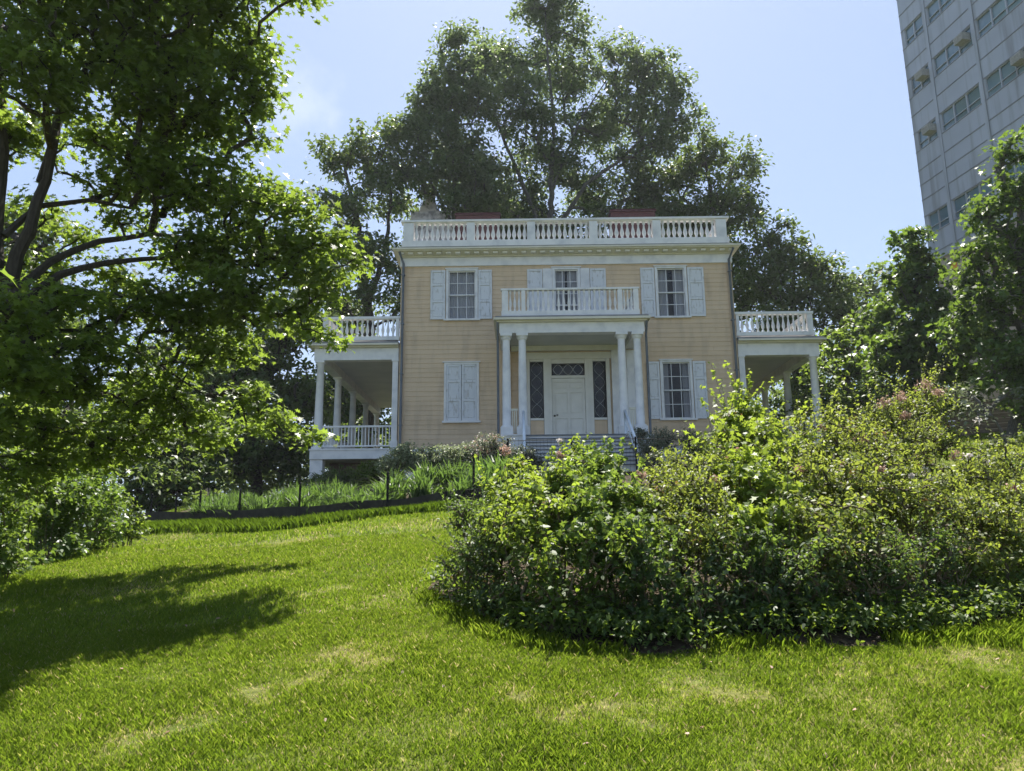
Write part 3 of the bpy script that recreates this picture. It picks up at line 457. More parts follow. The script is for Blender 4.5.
# ------------------------------------------------------------------ house
X0, YF = 1.975, 29.0
house = empty('house', (X0, YF, 2.7), 'two storey pale yellow clapboard house with white balustrades, columned portico and side porches', 'house')
HX = lambda x: X0+x
openings = []   # (x0,x1,z0,z1) local
W2 = (8.72, 10.70); W1 = (4.68, 6.88)
openings += [(-4.70, -3.55, *W2), (3.55, 4.70, *W2), (-.50, .50, 8.05, 10.70), (3.57, 4.70, *W1), (-4.72, -3.54, *W1), (-1.55, 1.50, 3.70, 7.05)]
def clap(x0, x1, z0, z1, ops, y, board=.185):
    m = MB(); z = z0
    while z < z1-1e-4:
        zt = min(z+board, z1); cuts = sorted({z, zt} | {c for o in ops for c in o[2:4] if z < c < zt})
        for a, b in zip(cuts[:-1], cuts[1:]):
            zc = (a+b)/2; xsn = sorted((o[0], o[1]) for o in ops if o[2] < zc < o[3]); cur = x0; seg = []
            for p, q in xsn:
                if p > cur: seg.append((cur, p))
                cur = max(cur, q)
            if cur < x1: seg.append((cur, x1))
            ya = y-.013*(1-(a-z)/board); yb = y-.013*(1-(b-z)/board)
            for p, q in seg:
                m.add([(HX(p), ya, a), (HX(q), ya, a), (HX(q), yb, b), (HX(p), yb, b)], [(0, 1, 2, 3)])
                if a == z: m.add([(HX(p), y, a), (HX(q), y, a), (HX(q), ya, a), (HX(p), ya, a)], [(0, 1, 2, 3)])
        z = zt
    return m
w = clap(-6.5, 6.5, 3.62, 10.92, openings, YF)
for k in range(85):
    zz = 3.62+.185*random.randrange(0, 39); xx = random.uniform(-6.3, 6.3)
    if not any(o[0]-.7 < xx < o[1]+.7 and o[2]-.2 < zz+.1 < o[3]+.2 for o in openings): w.box(HX(xx), HX(xx+.007), YF-.0145, YF-.001, zz+.005, zz+.18)
# body behind the boards: side and rear walls, reveals behind the openings
w.box(HX(-6.5), HX(-6.45), YF+.002, YF+13.5, 2.0, 11.3); w.box(HX(6.45), HX(6.5), YF+.002, YF+13.5, 2.0, 11.3); w.box(HX(-6.44), HX(6.44), YF+13.4, YF+13.5, 2.0, 11.3)
w.build('wall', M['siding'], house)
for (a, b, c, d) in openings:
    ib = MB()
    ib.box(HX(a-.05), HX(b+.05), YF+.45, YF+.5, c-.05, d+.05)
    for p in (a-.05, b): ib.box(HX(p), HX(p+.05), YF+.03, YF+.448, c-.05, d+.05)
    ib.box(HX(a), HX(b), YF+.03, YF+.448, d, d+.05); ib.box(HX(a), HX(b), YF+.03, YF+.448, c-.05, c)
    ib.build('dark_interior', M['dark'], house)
f = MB(); f.box(HX(-6.56), HX(6.56), YF-.06, YF+.5, 1.9, 3.60); f.build('foundation_board', M['white'], house)
# corner boards
c = MB(); c.box(HX(-6.54), HX(-6.36), YF-.045, YF-.024, 3.61, 10.92); c.build('corner_board', M['siding'], house); c = MB(); c.box(HX(6.36), HX(6.54), YF-.045, YF-.024, 3.61, 10.92); c.build('corner_board', M['siding'], house)
# frieze and cornice
fr = MB(); fr.box(HX(-6.58), HX(6.58), YF-.07, YF+.1, 10.90, 11.25)
for k in range(26): x = -6.5+k*.52; fr.box(HX(x), HX(x+.012), YF-.076, YF-.068, 10.92, 11.22)
fr.build('frieze', M['white'], house)
cn = MB(); cn.box(HX(-6.60), HX(6.60), YF-.12, YF+13.6, 11.255, 11.305)
cn.add([(HX(-6.60), YF-.12, 11.305), (HX(6.60), YF-.12, 11.305), (HX(6.80), YF-.46, 11.455), (HX(-6.80), YF-.46, 11.455)], [(0, 1, 2, 3)])
cn.box(HX(-6.84), HX(6.84), YF-.50, YF+13.9, 11.457, 11.525)
cn.box(HX(-6.80), HX(6.80), YF-.44, YF+13.8, 11.415, 11.455)
for k in range(36): x = -6.6+k*.372; cn.box(HX(x), HX(x+.19), YF-.36, YF-.115, 11.310, 11.385)
cn.build('cornice', M['cream'], house)
rf = MB()
rf.add([(HX(-6.7), YF-.08, 11.535), (HX(6.7), YF-.08, 11.535), (HX(6.7), YF+13.7, 11.535), (HX(-6.7), YF+13.7, 11.535), (HX(-2.5), YF+6, 12.0), (HX(2.5), YF+6, 12.0)],
       [(0, 1, 5, 4), (1, 2, 5), (2, 3, 4, 5), (3, 0, 4)])
rf.box(HX(-6.6), HX(6.55), YF-.42, YF-.1, 11.53, 11.58)
roof = rf.build('roof', M['leadroof'], house)
for (a, b, zt) in ((-4.72, -2.70, 15.00), (2.40, 4.42, 15.08)):
    ch = MB(); ch.box(HX(a), HX(b), 33.0, 34.0, 11.55, zt-.14); ch.build('chimney', M['brick'], roof)
    cp = MB(); cp.box(HX(a-.05), HX(b+.05), 32.95, 34.05, zt-.138, zt-.05); cp.box(HX(a-.02), HX(b+.02), 32.98, 34.02, zt-.048, zt); cp.build('chimney_cap', M['redbrick'], roof)
# balusters
def bal_prof(r, z0, z1):
    h = z1-z0; return [(r*.75, z0), (r*.75, z0+.08*h), (r*.45, z0+.13*h), (r*.95, z0+.30*h), (r*1.0, z0+.38*h), (r*.45, z0+.66*h), (r*.38, z0+.80*h), (r*.7, z0+.87*h), (r*.7, z1)]
def baluster(parent, x, y, z0, z1, r, proto):
    if proto is None:
        m = MB(); m.lathe(0, 0, bal_prof(r, 0, z1-z0), 10); return m.build('baluster', M['white'], parent, (x, y, z0))
    return copy_to(proto, parent, (x, y, z0))
# roof balustrade
rb = MB(); Y = 28.72
posts = [(-6.42, -6.02), (-3.92, -3.60), (-1.52, -1.20), (.94, 1.26), (3.44, 3.76), (5.94, 6.34)]
rb.box(HX(-6.48), HX(6.42), Y-.16, Y+.16, 11.582, 11.83); rb.box(HX(-6.52), HX(6.46), Y-.19, Y+.19, 12.61, 12.69); rb.box(HX(-6.46), HX(6.40), Y-.12, Y+.12, 12.575, 12.608)
for a, b in posts: rb.box(HX(a), HX(b), Y-.155, Y+.155, 11.832, 12.573)
for sx in (-6.30, 6.22):
    rb.box(HX(sx-.14), HX(sx+.14), Y+.20, Y+13.0, 11.55, 11.83); rb.box(HX(sx-.17), HX(sx+.17), Y+.20, Y+13.0, 12.52, 12.64)
    for q in (3, 6, 9, 12.7): rb.box(HX(sx-.14), HX(sx+.14), Y+q-.2, Y+q+.2, 11.832, 12.518)
RB = rb.build('roof_balustrade', M['white'], house)
pr = None; rear = MB()
for (a, b), (c_, d) in zip(posts[:-1], posts[1:]):
    for k in range(10):
        o = baluster(RB, HX(b+(c_-b)*(k+.5)/10), Y, 11.83, 12.575, .084, pr); pr = pr or o
for sx in (-6.30, 6.22):
    for k in range(50):
        if k % 12 != 11: rear.lathe(HX(sx), Y+.35+k*.25, bal_prof(.075, 11.83, 12.52), 6)

# windows
def window(x0, x1, z0, z1, rows=2, curtain=.6, label=None, rail=.5, parent=house, cols=3, y=YF):
    m = MB(); t = .055
    for a, b in ((x0-.05, x0+.04), (x1-.04, x1+.05)): m.box(HX(a), HX(b), y-.06, y+.03, z0, z1)
    m.box(HX(x0-.05), HX(x1+.05), y-.06, y+.03, z1, z1+.07); m.box(HX(x0-.09), HX(x1+.09), y-.09, y-.01, z1+.072, z1+.11)
    w_ = m.build('window', M['white'], parent)
    if label: w_['label'] = label
    s = MB(); s.box(HX(x0-.14), HX(x1+.14), y-.11, y+.03, z0-.075, z0-.002); s.build('sill', M['white'], w_)
    p = MB(); zr = z0+(z1-z0)*rail; a, b = x0+.042, x1-.042
    for lo, hi, yy in ((z0, zr+.02, y+.05), (zr-.02, z1, y+.015)):
        p.box(HX(a), HX(b), yy, yy+.03, lo, lo+.045); p.box(HX(a), HX(b), yy, yy+.03, hi-.045, hi-.001)
        for q in (a, b-.04): p.box(HX(q), HX(q+.04), yy+.001, yy+.029, lo+.046, hi-.046)
        for k in range(1, cols): q = a+(b-a)*k/cols; p.box(HX(q-.011), HX(q+.011), yy+.004, yy+.026, lo+.047, hi-.047)
        for k in range(1, rows): q = lo+(hi-lo)*k/rows; p.box(HX(a+.041), HX(b-.041), yy+.006, yy+.024, q-.011, q+.011)
    p.build('sash', M['white'], w_)
    gl = MB()
    gl.add([(HX(a), y+.066, z0), (HX(b), y+.066, z0), (HX(b), y+.066, zr), (HX(a), y+.066, zr)], [(0, 1, 2, 3)])
    gl.add([(HX(a), y+.031, zr), (HX(b), y+.031, zr), (HX(b), y+.031, z1), (HX(a), y+.031, z1)], [(0, 1, 2, 3)])
    gl.build('pane', M['glass'], w_)
    cu = MB(); n = 40
    for side in (0, 1):
        wd = (b-a)*curtain/2; xa = a if side == 0 else b-wd; vs = []
        for k in range(n+1): xx = xa+wd*k/n; vs += [(HX(xx), y+.16+.02*math.sin(k*1.3), z0+.02), (HX(xx), y+.16+.02*math.sin(k*1.3+.4), z1-.02)]
        cu.add(vs, [(2*k, 2*k+2, 2*k+3, 2*k+1) for k in range(n)])
    cu.build('curtain', M['curtain'], w_)
    return w_
window(-4.70, -3.55, *W2, curtain=1.0, label='left upstairs sash window with drawn pale curtains')
window(3.55, 4.70, *W2, curtain=.8, label='right upstairs sash window with parted curtains')
window(3.57, 4.70, *W1, curtain=.5, label='ground floor sash window with open shutters')
window(-.50, .50, 8.05, 10.70, rows=3, curtain=.9, label='tall centre window above the portico balcony', rail=.45)
def shutter(x0, x1, z0, z1, y=YF-.075, label=None, panels=(.10, .38, .66), tilt=0.0):
    m = MB(); yy = y
    m.box(HX(x0), HX(x1), yy+.032, yy+.05, z0, z1)
    sw = .075
    m.box(HX(x0), HX(x0+sw), yy, yy+.031, z0, z1); m.box(HX(x1-sw), HX(x1), yy, yy+.031, z0, z1)
    h = z1-z0; cuts = [z0, z0+.36*h, z0+.70*h, z1]
    m.box(HX(x0+sw), HX(x1-sw), yy, yy+.031, z0, z0+.10); m.box(HX(x0+sw), HX(x1-sw), yy, yy+.031, z1-.08, z1)
    for q in cuts[1:3]: m.box(HX(x0+sw), HX(x1-sw), yy, yy+.031, q-.04, q+.04)
    for a, b in ((z0+.10, cuts[1]-.04), (cuts[1]+.04, cuts[2]-.04), (cuts[2]+.04, z1-.08)):
        m.box(HX(x0+sw+.03), HX(x1-sw-.03), yy+.016, yy+.0315, a+.03, b-.03)
    h_ = MB()
    o = m.build('shutter', M['shutter'], house)
    for q in (z0+.18*h, z0+.82*h): h_.box(HX(x0+.01), HX(x0+.16), yy-.012, yy-.002, q, q+.03)
    h_.build('hinge', M['shutter'], o)
    if label: o['label'] = label
for (x0, x1, z) in ((-5.36, -4.78, W2), (-3.48, -2.94, W2), (2.93, 3.47, W2), (4.78, 5.42, W2), (3.00, 3.49, W1), (4.78, 5.28, W1)):
    shutter(x0, x1, z[0]-.02, z[1]+.02)
shutter(-1.54, -.94, 8.05, 10.72); shutter(.94, 1.56, 8.05, 10.72)
for a, b in ((-.92, -.56), (.56, .92)):
    q = MB(); q.box(HX(a), HX(b), YF-.07, YF-.025, 8.0, 10.74); q.box(HX(a+.07), HX(b-.07), YF-.082, YF-.071, 8.2, 10.5); q.build('pilaster_strip', M['white'], house)
# closed pair, ground floor left
cf = MB()
for a, b in ((-4.80, -4.72), (-3.54, -3.46)): cf.box(HX(a), HX(b), YF-.06, YF+.02, W1[0], W1[1])
cf.box(HX(-4.80), HX(-3.46), YF-.06, YF+.02, W1[1]+.001, W1[1]+.08); cf.box(HX(-4.86), HX(-3.40), YF-.09, YF, W1[1]+.082, W1[1]+.12); cf.box(HX(-4.86), HX(-3.40), YF-.11, YF+.02, W1[0]-.08, W1[0]-.002)
cf.build('window_frame', M['white'], house)
shutter(-4.715, -4.140, W1[0], W1[1], YF-.045, 'closed left leaf of the ground floor window'); shutter(-4.120, -3.545, W1[0], W1[1], YF-.045, 'closed right leaf of the ground floor window')

# entrance
en = MB(); y = YF
en.box(HX(-1.70), HX(1.66), y-.10, y+.02, 7.05, 7.30); en.box(HX(-2.2), HX(2.16), y-.20, y+.02, 7.362, 7.555)
for a, b in ((-1.62, -1.50), (-.97, -.66), (.62, .93), (1.44, 1.58)): en.box(HX(a), HX(b), y-.07, y+.06, 3.702, 7.048)
for a, b in ((-1.49, -.98), (.94, 1.43)):
    en.box(HX(a), HX(b), y-.04, y+.06, 6.96, 7.047); en.box(HX(a), HX(b), y-.06, y+.06, 4.66, 4.74)
en.box(HX(-.655), HX(.615), y-.04, y+.06, 6.88, 7.047); en.box(HX(-.655), HX(.615), y-.05, y+.06, 6.30, 6.40)
for a, b in ((-.81, -.80), (.77, .78)): en.box(HX(a), HX(b+.012), y-.082, y-.071, 3.9, 6.9)
en.build('door_surround', M['offwhite'], house)
pb = MB()
for a, b in ((-1.49, -.98), (.94, 1.43)): pb = MB(); pb.box(HX(a), HX(b), y-.01, y+.03, 3.702, 4.655); pb.build('apron_panel', M['siding'], house)
d = MB(); d.box(HX(-.65), HX(.61), y+.02, y+.06, 3.705, 6.295)
for a, b in ((-.56, -.06), (.02, .52)):
    for z0, z1 in ((3.92, 4.72), (4.90, 5.72), (5.86, 6.14)):
        d.box(HX(a+.05), HX(b-.05), y+.004, y+.019, z0+.05, z1-.05)
for a, b in ((-.65, -.56), (-.06, .02), (.52, .61)): d.box(HX(a), HX(b), y-.012, y+.0195, 3.706, 6.29)
for a, b in ((-.559, -.061), (.021, .519)):
    for z0, z1 in ((3.706, 3.92), (4.72, 4.90), (5.72, 5.86), (6.14, 6.29)): d.box(HX(a), HX(b), y-.011, y+.0195, z0, z1)
D = d.build('door', M['offwhite'], house)
k = MB(); k.lathe(HX(-.57), y-.03, [(.03, 4.80), (.042, 4.83), (.03, 4.86)], 10); k.box(HX(-.58), HX(-.56), y-.02, y+.004, 4.82, 4.85); k.lathe(HX(-.47), y-.02, [(.03, 4.84), (.035, 4.86), (.03, 4.88)], 10); k.build('handle', M['black'], D)
def lights(x0, x1, z0, z1, name):
    p = MB(); p.add([(HX(x0), y+.04, z0), (HX(x1), y+.04, z0), (HX(x1), y+.04, z1), (HX(x0), y+.04, z1)], [(0, 1, 2, 3)]); o = p.build(name, M['glass'], house)
    t = MB(); n = max(1, round((z1-z0)/.55))
    if z1-z0 > 1:
        for q in range(n):           # looping lead tracery
            za, zb = z0+(z1-z0)*q/n, z0+(z1-z0)*(q+1)/n; xm = (x0+x1)/2; wd = (x1-x0)/2-.03
            for s in (-1, 1): t.tube([(HX(xm+s*wd*math.sin(math.pi*u)), y+.028, za+(zb-za)*u) for u in np.linspace(0, 1, 9)], .005, 4)
    else:
        for q in range(3):
            xa, xb = x0+(x1-x0)*q/3, x0+(x1-x0)*(q+1)/3
            for s in (-1, 1): t.tube([(HX(xa+(xb-xa)*u), y+.028, (z0+z1)/2+s*.2*math.sin(math.pi*u)) for u in np.linspace(0, 1, 9)], .008, 4)
    t.build('tracery', M['ceiling'], o)
lights(-1.47, -1.0, 4.75, 6.95, 'sidelight'); lights(.96, 1.41, 4.75, 6.95, 'sidelight'); lights(-.60, .56, 6.42, 6.86, 'transom_light')

# portico
pf = MB(); pf.box(HX(-2.72), HX(2.72), 26.3, YF-.062, 3.52, 3.70); pf.box(HX(-2.66), HX(2.66), 26.4, YF-.062, 2.2, 3.518)
pf.build('portico_floor', M['white'], house)
st = MB(); n = 8
for k in range(n): 
    z1 = 3.70-.16*(k+1)+.03; st.box(HX(-1.75), HX(1.75), 26.295-.30*(k+1), 26.29-.30*k, 1.9, z1-.036)
st.build('steps', M['white'], house)
st = MB()
for k in range(-1, n): z1 = 3.70-.16*(k+1)+.03; st.box(HX(-1.79), HX(1.79), 26.295-.30*(k+1)-.055, 26.23-.30*k-.005, z1-.035, z1)
st.build('stair_tread', M['lead'], house)  # dark colour stands in for the shade line under each nosing
for s in (-1, 1):
    q = MB(); q.box(HX(s*2.1-.34), HX(s*2.1+.34), 26.0, 26.28, 2.1, 3.66); q.build('step_pier', M['white'], house)
    q = MB(); q.box(HX(s*2.1-.38), HX(s*2.1+.38), 25.96, 26.31, 3.664, 3.72); q.build('pier_cap', M['white'], house)
for xx in (-2.36, -1.79, 1.74, 2.30):
    m = MB(); m.box(HX(xx-.22), HX(xx+.22), 26.36, 26.80, 3.703, 4.02)
    m.lathe(HX(xx), 26.58, [(.21, 4.02), (.21, 4.07), (.155, 4.12), (.152, 5.2), (.128, 7.16), (.128, 7.18), (.17, 7.20), (.17, 7.24), (.19, 7.28), (.20, 7.30)], 20)
    m.box(HX(xx-.21), HX(xx+.21), 26.37, 26.79, 7.30, 7.40); m.build('column', M['white'], house)
for s in (-1, 1):     # wall pilasters behind the columns
    for xx in (1.80, 2.38):
        m = MB(); m.box(HX(s*xx-.15), HX(s*xx+.15), YF-.16, YF-.024, 3.703, 7.36); m.box(HX(s*xx-.18), HX(s*xx+.18), YF-.19, YF-.024, 3.704, 3.95); m.build('pilaster', M['white'] if s > 0 else M['siding'], house)
en2 = MB()
en2.box(HX(-2.60), HX(2.56), 26.40, 26.76, 7.402, 7.78)
for s in (-2.42, 2.38): en2.box(HX(s-.18), HX(s+.18), 26.762, YF-.07, 7.402, 7.78)
en2.build('portico_entablature', M['white'], house)
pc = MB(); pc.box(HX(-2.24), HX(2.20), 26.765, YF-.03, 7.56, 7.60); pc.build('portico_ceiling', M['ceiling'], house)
pk = MB(); pk.box(HX(-2.68), HX(2.64), 26.30, YF-.05, 7.782, 7.84); pk.box(HX(-2.80), HX(2.76), 26.18, YF-.05, 7.842, 7.92); pk.build('portico_cornice', M['cream'], house)
pk = MB(); pk.box(HX(-2.74), HX(2.70), 26.24, YF-.05, 7.922, 7.99); pk.build('portico_roof', M['leadroof'], house)
b = MB(); Y = 26.50
b.box(HX(-2.52), HX(2.42), Y-.09, Y+.09, 8.03, 8.22); b.box(HX(-2.54), HX(2.44), Y-.09, Y+.09, 9.00, 9.07)
pp = [(-2.50, -2.28), (-1.80, -1.66), (1.66, 1.82), (2.22, 2.40)]
for a, c_ in pp: b.box(HX(a), HX(c_), Y-.075, Y+.075, 8.222, 8.998)
for sx in (-2.42, 2.32):
    b.box(HX(sx-.06), HX(sx+.06), Y+.10, YF-.1, 8.03, 8.20); b.box(HX(sx-.06), HX(sx+.06), Y+.10, YF-.1, 8.98, 9.04)
    for k_ in range(12): rear.lathe(HX(sx), Y+.25+k_*.19, bal_prof(.05, 8.2, 8.98), 6)
PB = b.build('portico_balustrade', M['white'], house); pr = None
for (a, b_), (c_, d_), nn in zip(pp[:-1], pp[1:], (3, 18, 3)):
    for k_ in range(nn):
        o = baluster(PB, HX(b_+(c_-b_)*(k_+.5)/nn), Y, 8.22, 9.0, .055, pr); pr = pr or o
# small rails between paired columns
for a, c_ in ((-2.16, -2.02), (1.98, 2.12)):
    m = MB(); m.box(HX(a-.05), HX(c_+.05), 26.55, 26.61, 4.62, 4.70); m.box(HX(a-.05), HX(c_+.05), 26.55, 26.61, 3.84, 3.90)
    for q in (a, (a+c_)/2, c_): m.box(HX(q-.02), HX(q+.02), 26.56, 26.60, 3.90, 4.62)
    m.build('column_railing', M['cream'], house)
for s, x_ in ((-1, -1.78), (1, 1.72)):
    m = MB(); m.tube([(HX(x_), 26.2, 3.72), (HX(x_), 26.2, 4.52), (HX(x_), 24.1, 3.25), (HX(x_), 23.9, 2.15)],   .05, 8); m.tube([(HX(x_), 26.19, 4.1), (HX(x_), 24.1, 2.85)], .02, 6); m.build('handrail', M['rail'], house)
# downspouts
for x_, zt in ((-6.44, 11.15), (6.44, 11.15)):
    m = MB(); m.tube([(HX(x_*1.02), YF-.42, 11.38), (HX(x_), YF-.12, 11.0), (HX(x_), YF-.12, 2.9)], .05, 8)
    for q in (4.5, 6.5, 8.5, 10.5): m.box(HX(x_-.07), HX(x_+.07), YF-.18, YF-.05, q, q+.04)
    m.build('downspout', M['lead'], house)
for x_ in (-2.66, 2.64):
    m = MB(); m.tube([(HX(x_), 26.35, 7.8), (HX(x_), 26.5, 7.5), (HX(x_), 26.62, 7.3), (HX(x_), 26.62, 3.0)], .045, 8); m.build('downspout', M['lead'], house)

# side porches
for s in (-1, 1):
    P = MB(); xa, xb = (HX(-9.87), HX(-6.56)) if s < 0 else (HX(6.56), HX(9.80))
    P.box(xa, xb, YF-.05, YF+12.6, 3.27, 3.60); P.box(xa-.03, xb+.03 if s > 0 else xb, YF-.08, YF+12.6, 3.602, 3.66)
    P.build('porch_floor', M['white'], house)
    for k_ in range(5):
        q = MB(); xo = HX(s*9.62)
        q.box(xo-.24, xo+.24, YF+.0+3*k_, YF+.42+3*k_, 1.2, 3.268); q.build('porch_pier', M['white'] if k_ == 0 else M['basebrick'], house)
    q = MB(); q.box(HX(s*8.2)-1.2, HX(s*8.2)+1.2, YF+1.2, YF+1.3, 1.4, 3.26); q.build('porch_base_wall', M['basebrick'], house)
    for k_ in range(5):
        q = MB(); xo = HX(-9.64) if s < 0 else HX(9.50); yo = YF+.18+3*k_
        q.box(xo-.19, xo+.19, yo-.19, yo+.19, 3.662, 3.76)
        q.lathe(xo, yo, [(.175, 3.76), (.175, 3.82), (.16, 3.86), (.16, 4.9), (.13, 6.94), (.15, 6.96), (.15, 7.0), (.17, 7.04)], 18)
        q.box(xo-.18, xo+.18, yo-.18, yo+.18, 7.04, 7.12); q.build('porch_column', M['white'], house)
    q = MB(); xo = HX(s*6.70); q.box(xo-.11, xo+.11, YF+.02, YF+.26, 3.662, 7.06); q.box(xo-.14, xo+.14, YF-.01, YF+.29, 7.06, 7.118); q.box(xo-.14, xo+.14, YF-.01, YF+.29, 3.663, 3.95)
    q.build('porch_pilaster', M['white'], house)
    e = MB(); x1, x2 = (HX(-9.86), HX(-6.58)) if s < 0 else (HX(6.58), HX(9.72))
    xo = x1 if s < 0 else x2-.36
    e.box(x1, x2, YF+.0, YF+.36, 7.122, 7.60); e.box(xo, xo+.36, YF+.362, YF+12.5, 7.122, 7.60)
    e.build('porch_entablature', M['white'], house)
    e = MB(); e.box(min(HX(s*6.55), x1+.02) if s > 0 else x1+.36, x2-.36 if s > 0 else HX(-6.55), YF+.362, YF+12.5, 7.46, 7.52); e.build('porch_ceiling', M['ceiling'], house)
    e = MB(); e.box(x1-.10 if s < 0 else x1, x2+.10 if s > 0 else x2, YF-.10, YF+12.6, 7.602, 7.66); e.box(x1-.24 if s < 0 else x1, x2+.24 if s > 0 else x2, YF-.24, YF+12.7, 7.662, 7.73); e.build('porch_cornice', M['cream'], house)
    e = MB(); e.box(x1-.16 if s < 0 else x1, x2+.16 if s > 0 else x2, YF-.16, YF+12.6, 7.732, 7.82); e.build('porch_roof', M['leadroof'], house)
    b = MB(); x1, x2 = (HX(-9.58), HX(-6.58)) if s < 0 else (HX(6.58), HX(9.56)); Y = YF+.05
    b.box(x1-.02, x2+.02, Y-.09, Y+.09, 7.90, 8.05); b.box(x1-.04, x2+.04, Y-.10, Y+.10, 8.76, 8.86)
    xo = x1+.02 if s < 0 else x2-.20
    b.box(xo, xo+.20, Y-.08, Y+.08, 8.052, 8.758); xi = x2-.12 if s < 0 else x1; b.box(xi, xi+.12, Y-.08, Y+.08, 8.052, 8.758)
    b.box(xo+.02, xo+.18, Y+.1, Y+12.4, 7.90, 8.05); b.box(xo, xo+.2, Y+.11, Y+12.4, 8.76, 8.86)
    for k_ in range(48): rear.lathe(xo+.1, Y+.25+k_*.25, bal_prof(.06, 8.05, 8.76), 6)
    SB = b.build('porch_balustrade', M['white'], house); pr = None
    lo, hi = (x1+.24, x2-.14) if s < 0 else (x1+.14, x2-.22)
    for k_ in range(13):
        o = baluster(SB, lo+(hi-lo)*(k_+.5)/13, Y, 8.05, 8.76, .065, pr); pr = pr or o
    # deck railing with square pickets
    r_ = MB(); xo = HX(-9.64) if s < 0 else HX(9.50); xi = HX(s*6.82); lo, hi = min(xo, xi)+(.17 if s < 0 else 0), max(xo, xi)-(.17 if s > 0 else 0)
    r_.box(lo, hi, YF+.14, YF+.22, 4.50, 4.57); r_.box(lo, hi, YF+.15, YF+.21, 3.76, 3.81)
    r_.box(xo-.04, xo+.04, YF+.4, YF+12.3, 4.50, 4.57); r_.box(xo-.03, xo+.03, YF+.4, YF+12.3, 3.76, 3.81)
    DR = r_.build('porch_railing', M['white'], house); m = MB(); m.box(-.017, .017, -.017, .017, 0, .69)
    pk_ = m.build('picket', M['white'], DR, (lo+.08, YF+.18, 3.81))
    for k_ in range(1, 20): copy_to(pk_, DR, (lo+.08+(hi-lo-.16)*k_/19, YF+.18, 3.81))
    far = MB()
    for k_ in range(80): far.box(xo-.016, xo+.016, YF+.45+k_*.148, YF+.48+k_*.148, 3.812, 4.498)
    far.build('side_pickets', M['white'], house)['kind'] = 'stuff'
rear.build('side_balusters', M['white'], house)['kind'] = 'stuff'
# rear wing seen through the left porch
m = MB(); m.box(HX(-8.6), HX(-6.52), YF+12.0, YF+14.5, 2.0, 7.1); m.build('rear_bay', M['siding'], house)
m = MB()
for a in (-8.45, -7.9, -7.3): m.box(HX(a), HX(a+.42), YF+11.95, YF+11.998, 4.2, 6.4)
m.build('bay_shutter', M['offwhite'], house)

# ------------------------------------------------------------------ pale stone turret behind the roof
stn = empty('stone_tower', (-4.9, 44.3, 2.5), 'pale mottled stone turret with stepped top showing behind the left end of the roof balustrade', 'tower')
m = MB(); m.box(-6.35, -3.85, 43.5, 45.2, 2.0, 19.9); m.build('tower_base', M['stone'], stn)
m = MB(); m.box(-5.75, -4.85, 43.9, 44.9, 19.902, 20.6); m.box(-5.55, -5.0, 44.1, 44.7, 20.602, 21.3)
m.lathe(-5.8, 44.0, [(.10, 19.9), (.08, 20.2), (.02, 20.5)], 6); m.lathe(-4.75, 44.2, [(.10, 19.9), (.08, 20.2), (.02, 20.45)], 6); m.build('tower_top', M['stone'], stn)

# ------------------------------------------------------------------ panelled tower block at right
C2 = np.array([22.488, 40.5]); D2 = np.array([.1547, -.98796]); N2 = np.array([-.98796, -.1547])   # along wall, outward normal (faces left)
tower = empty('apartment_tower', (C2[0], C2[1], 3.0), 'tall grey panelled apartment tower with ribbon windows and window air conditioners', 'tower block')
def tb(m, s0, s1, o0, o1, z0, z1):     # box in wall coordinates
    c = C2+D2*(s0+s1)/2+N2*(o0+o1)/2
    return m.obox((c[0], c[1], (z0+z1)/2), (*D2*(s1-s0)/2, 0), (*N2*(o1-o0)/2, 0), (0, 0, (z1-z0)/2))
rows = [16.40, 21.40, 24.72, 28.0-.12, 31.2, 34.55, 37.9, 41.2]; WH = 1.12
bays = [(.85, 2.35, 2)] + [(2.75+3.2*k_, 5.55+3.2*k_, 3) for k_ in range(6)]
m = MB(); S1 = 22.0
zb = 14.85; ztop = 46
edges = [zb] + [z for r_ in rows for z in (r_, r_+WH)] + [ztop]
for a, b_ in zip(edges[0::2], edges[1::2]): tb(m, .55, S1, -12, 0, a, b_)
for z in rows:
    prev = .55
    for (a, b_, n) in bays + [(S1, S1, 0)]:
        tb(m, prev, a, -.6, 0, z, z+WH); prev = b_
tb(m, .55, S1, -12, -.61, zb+1, ztop-1)
m.build('wall', M['panel'], tower)
j = MB()
for z in np.concatenate([[r_-.02 for r_ in rows], [r_+WH+.02 for r_ in rows], [r_-1.12 for r_ in rows], [19.4, 18.5]]):
    tb(j, .55, S1, -.01, .025, z-.025, z+.025)
for k_ in range(7):
    for q in (2.45, 2.65): 
        tb(j, q+3.2*k_-.012, q+3.2*k_+.012, .013, .02, zb, ztop)
j.build('panel_joint', surf('grey_joint', (.22, .23, .25), (.29, .30, .33), 1, .7), tower)
pi = MB()
for k_ in range(7):
    pi = MB(); tb(pi, 2.44+3.2*k_, 2.66+3.2*k_, .026, .05, zb+.02, ztop-.02); pi.build('pier_cover', M['panel'], tower)
AC = {(1, 0, 1), (2, 0, 1), (2, 1, 2), (1, 2, 1), (1, 1, 9), (2, 2, 9), (3, 2, 0), (1, 2, 2), (1, 0, 5)}
acs = [(1, 0, 1), (2, 0, 1), (2, 1, 2), (1, 2, 2)]
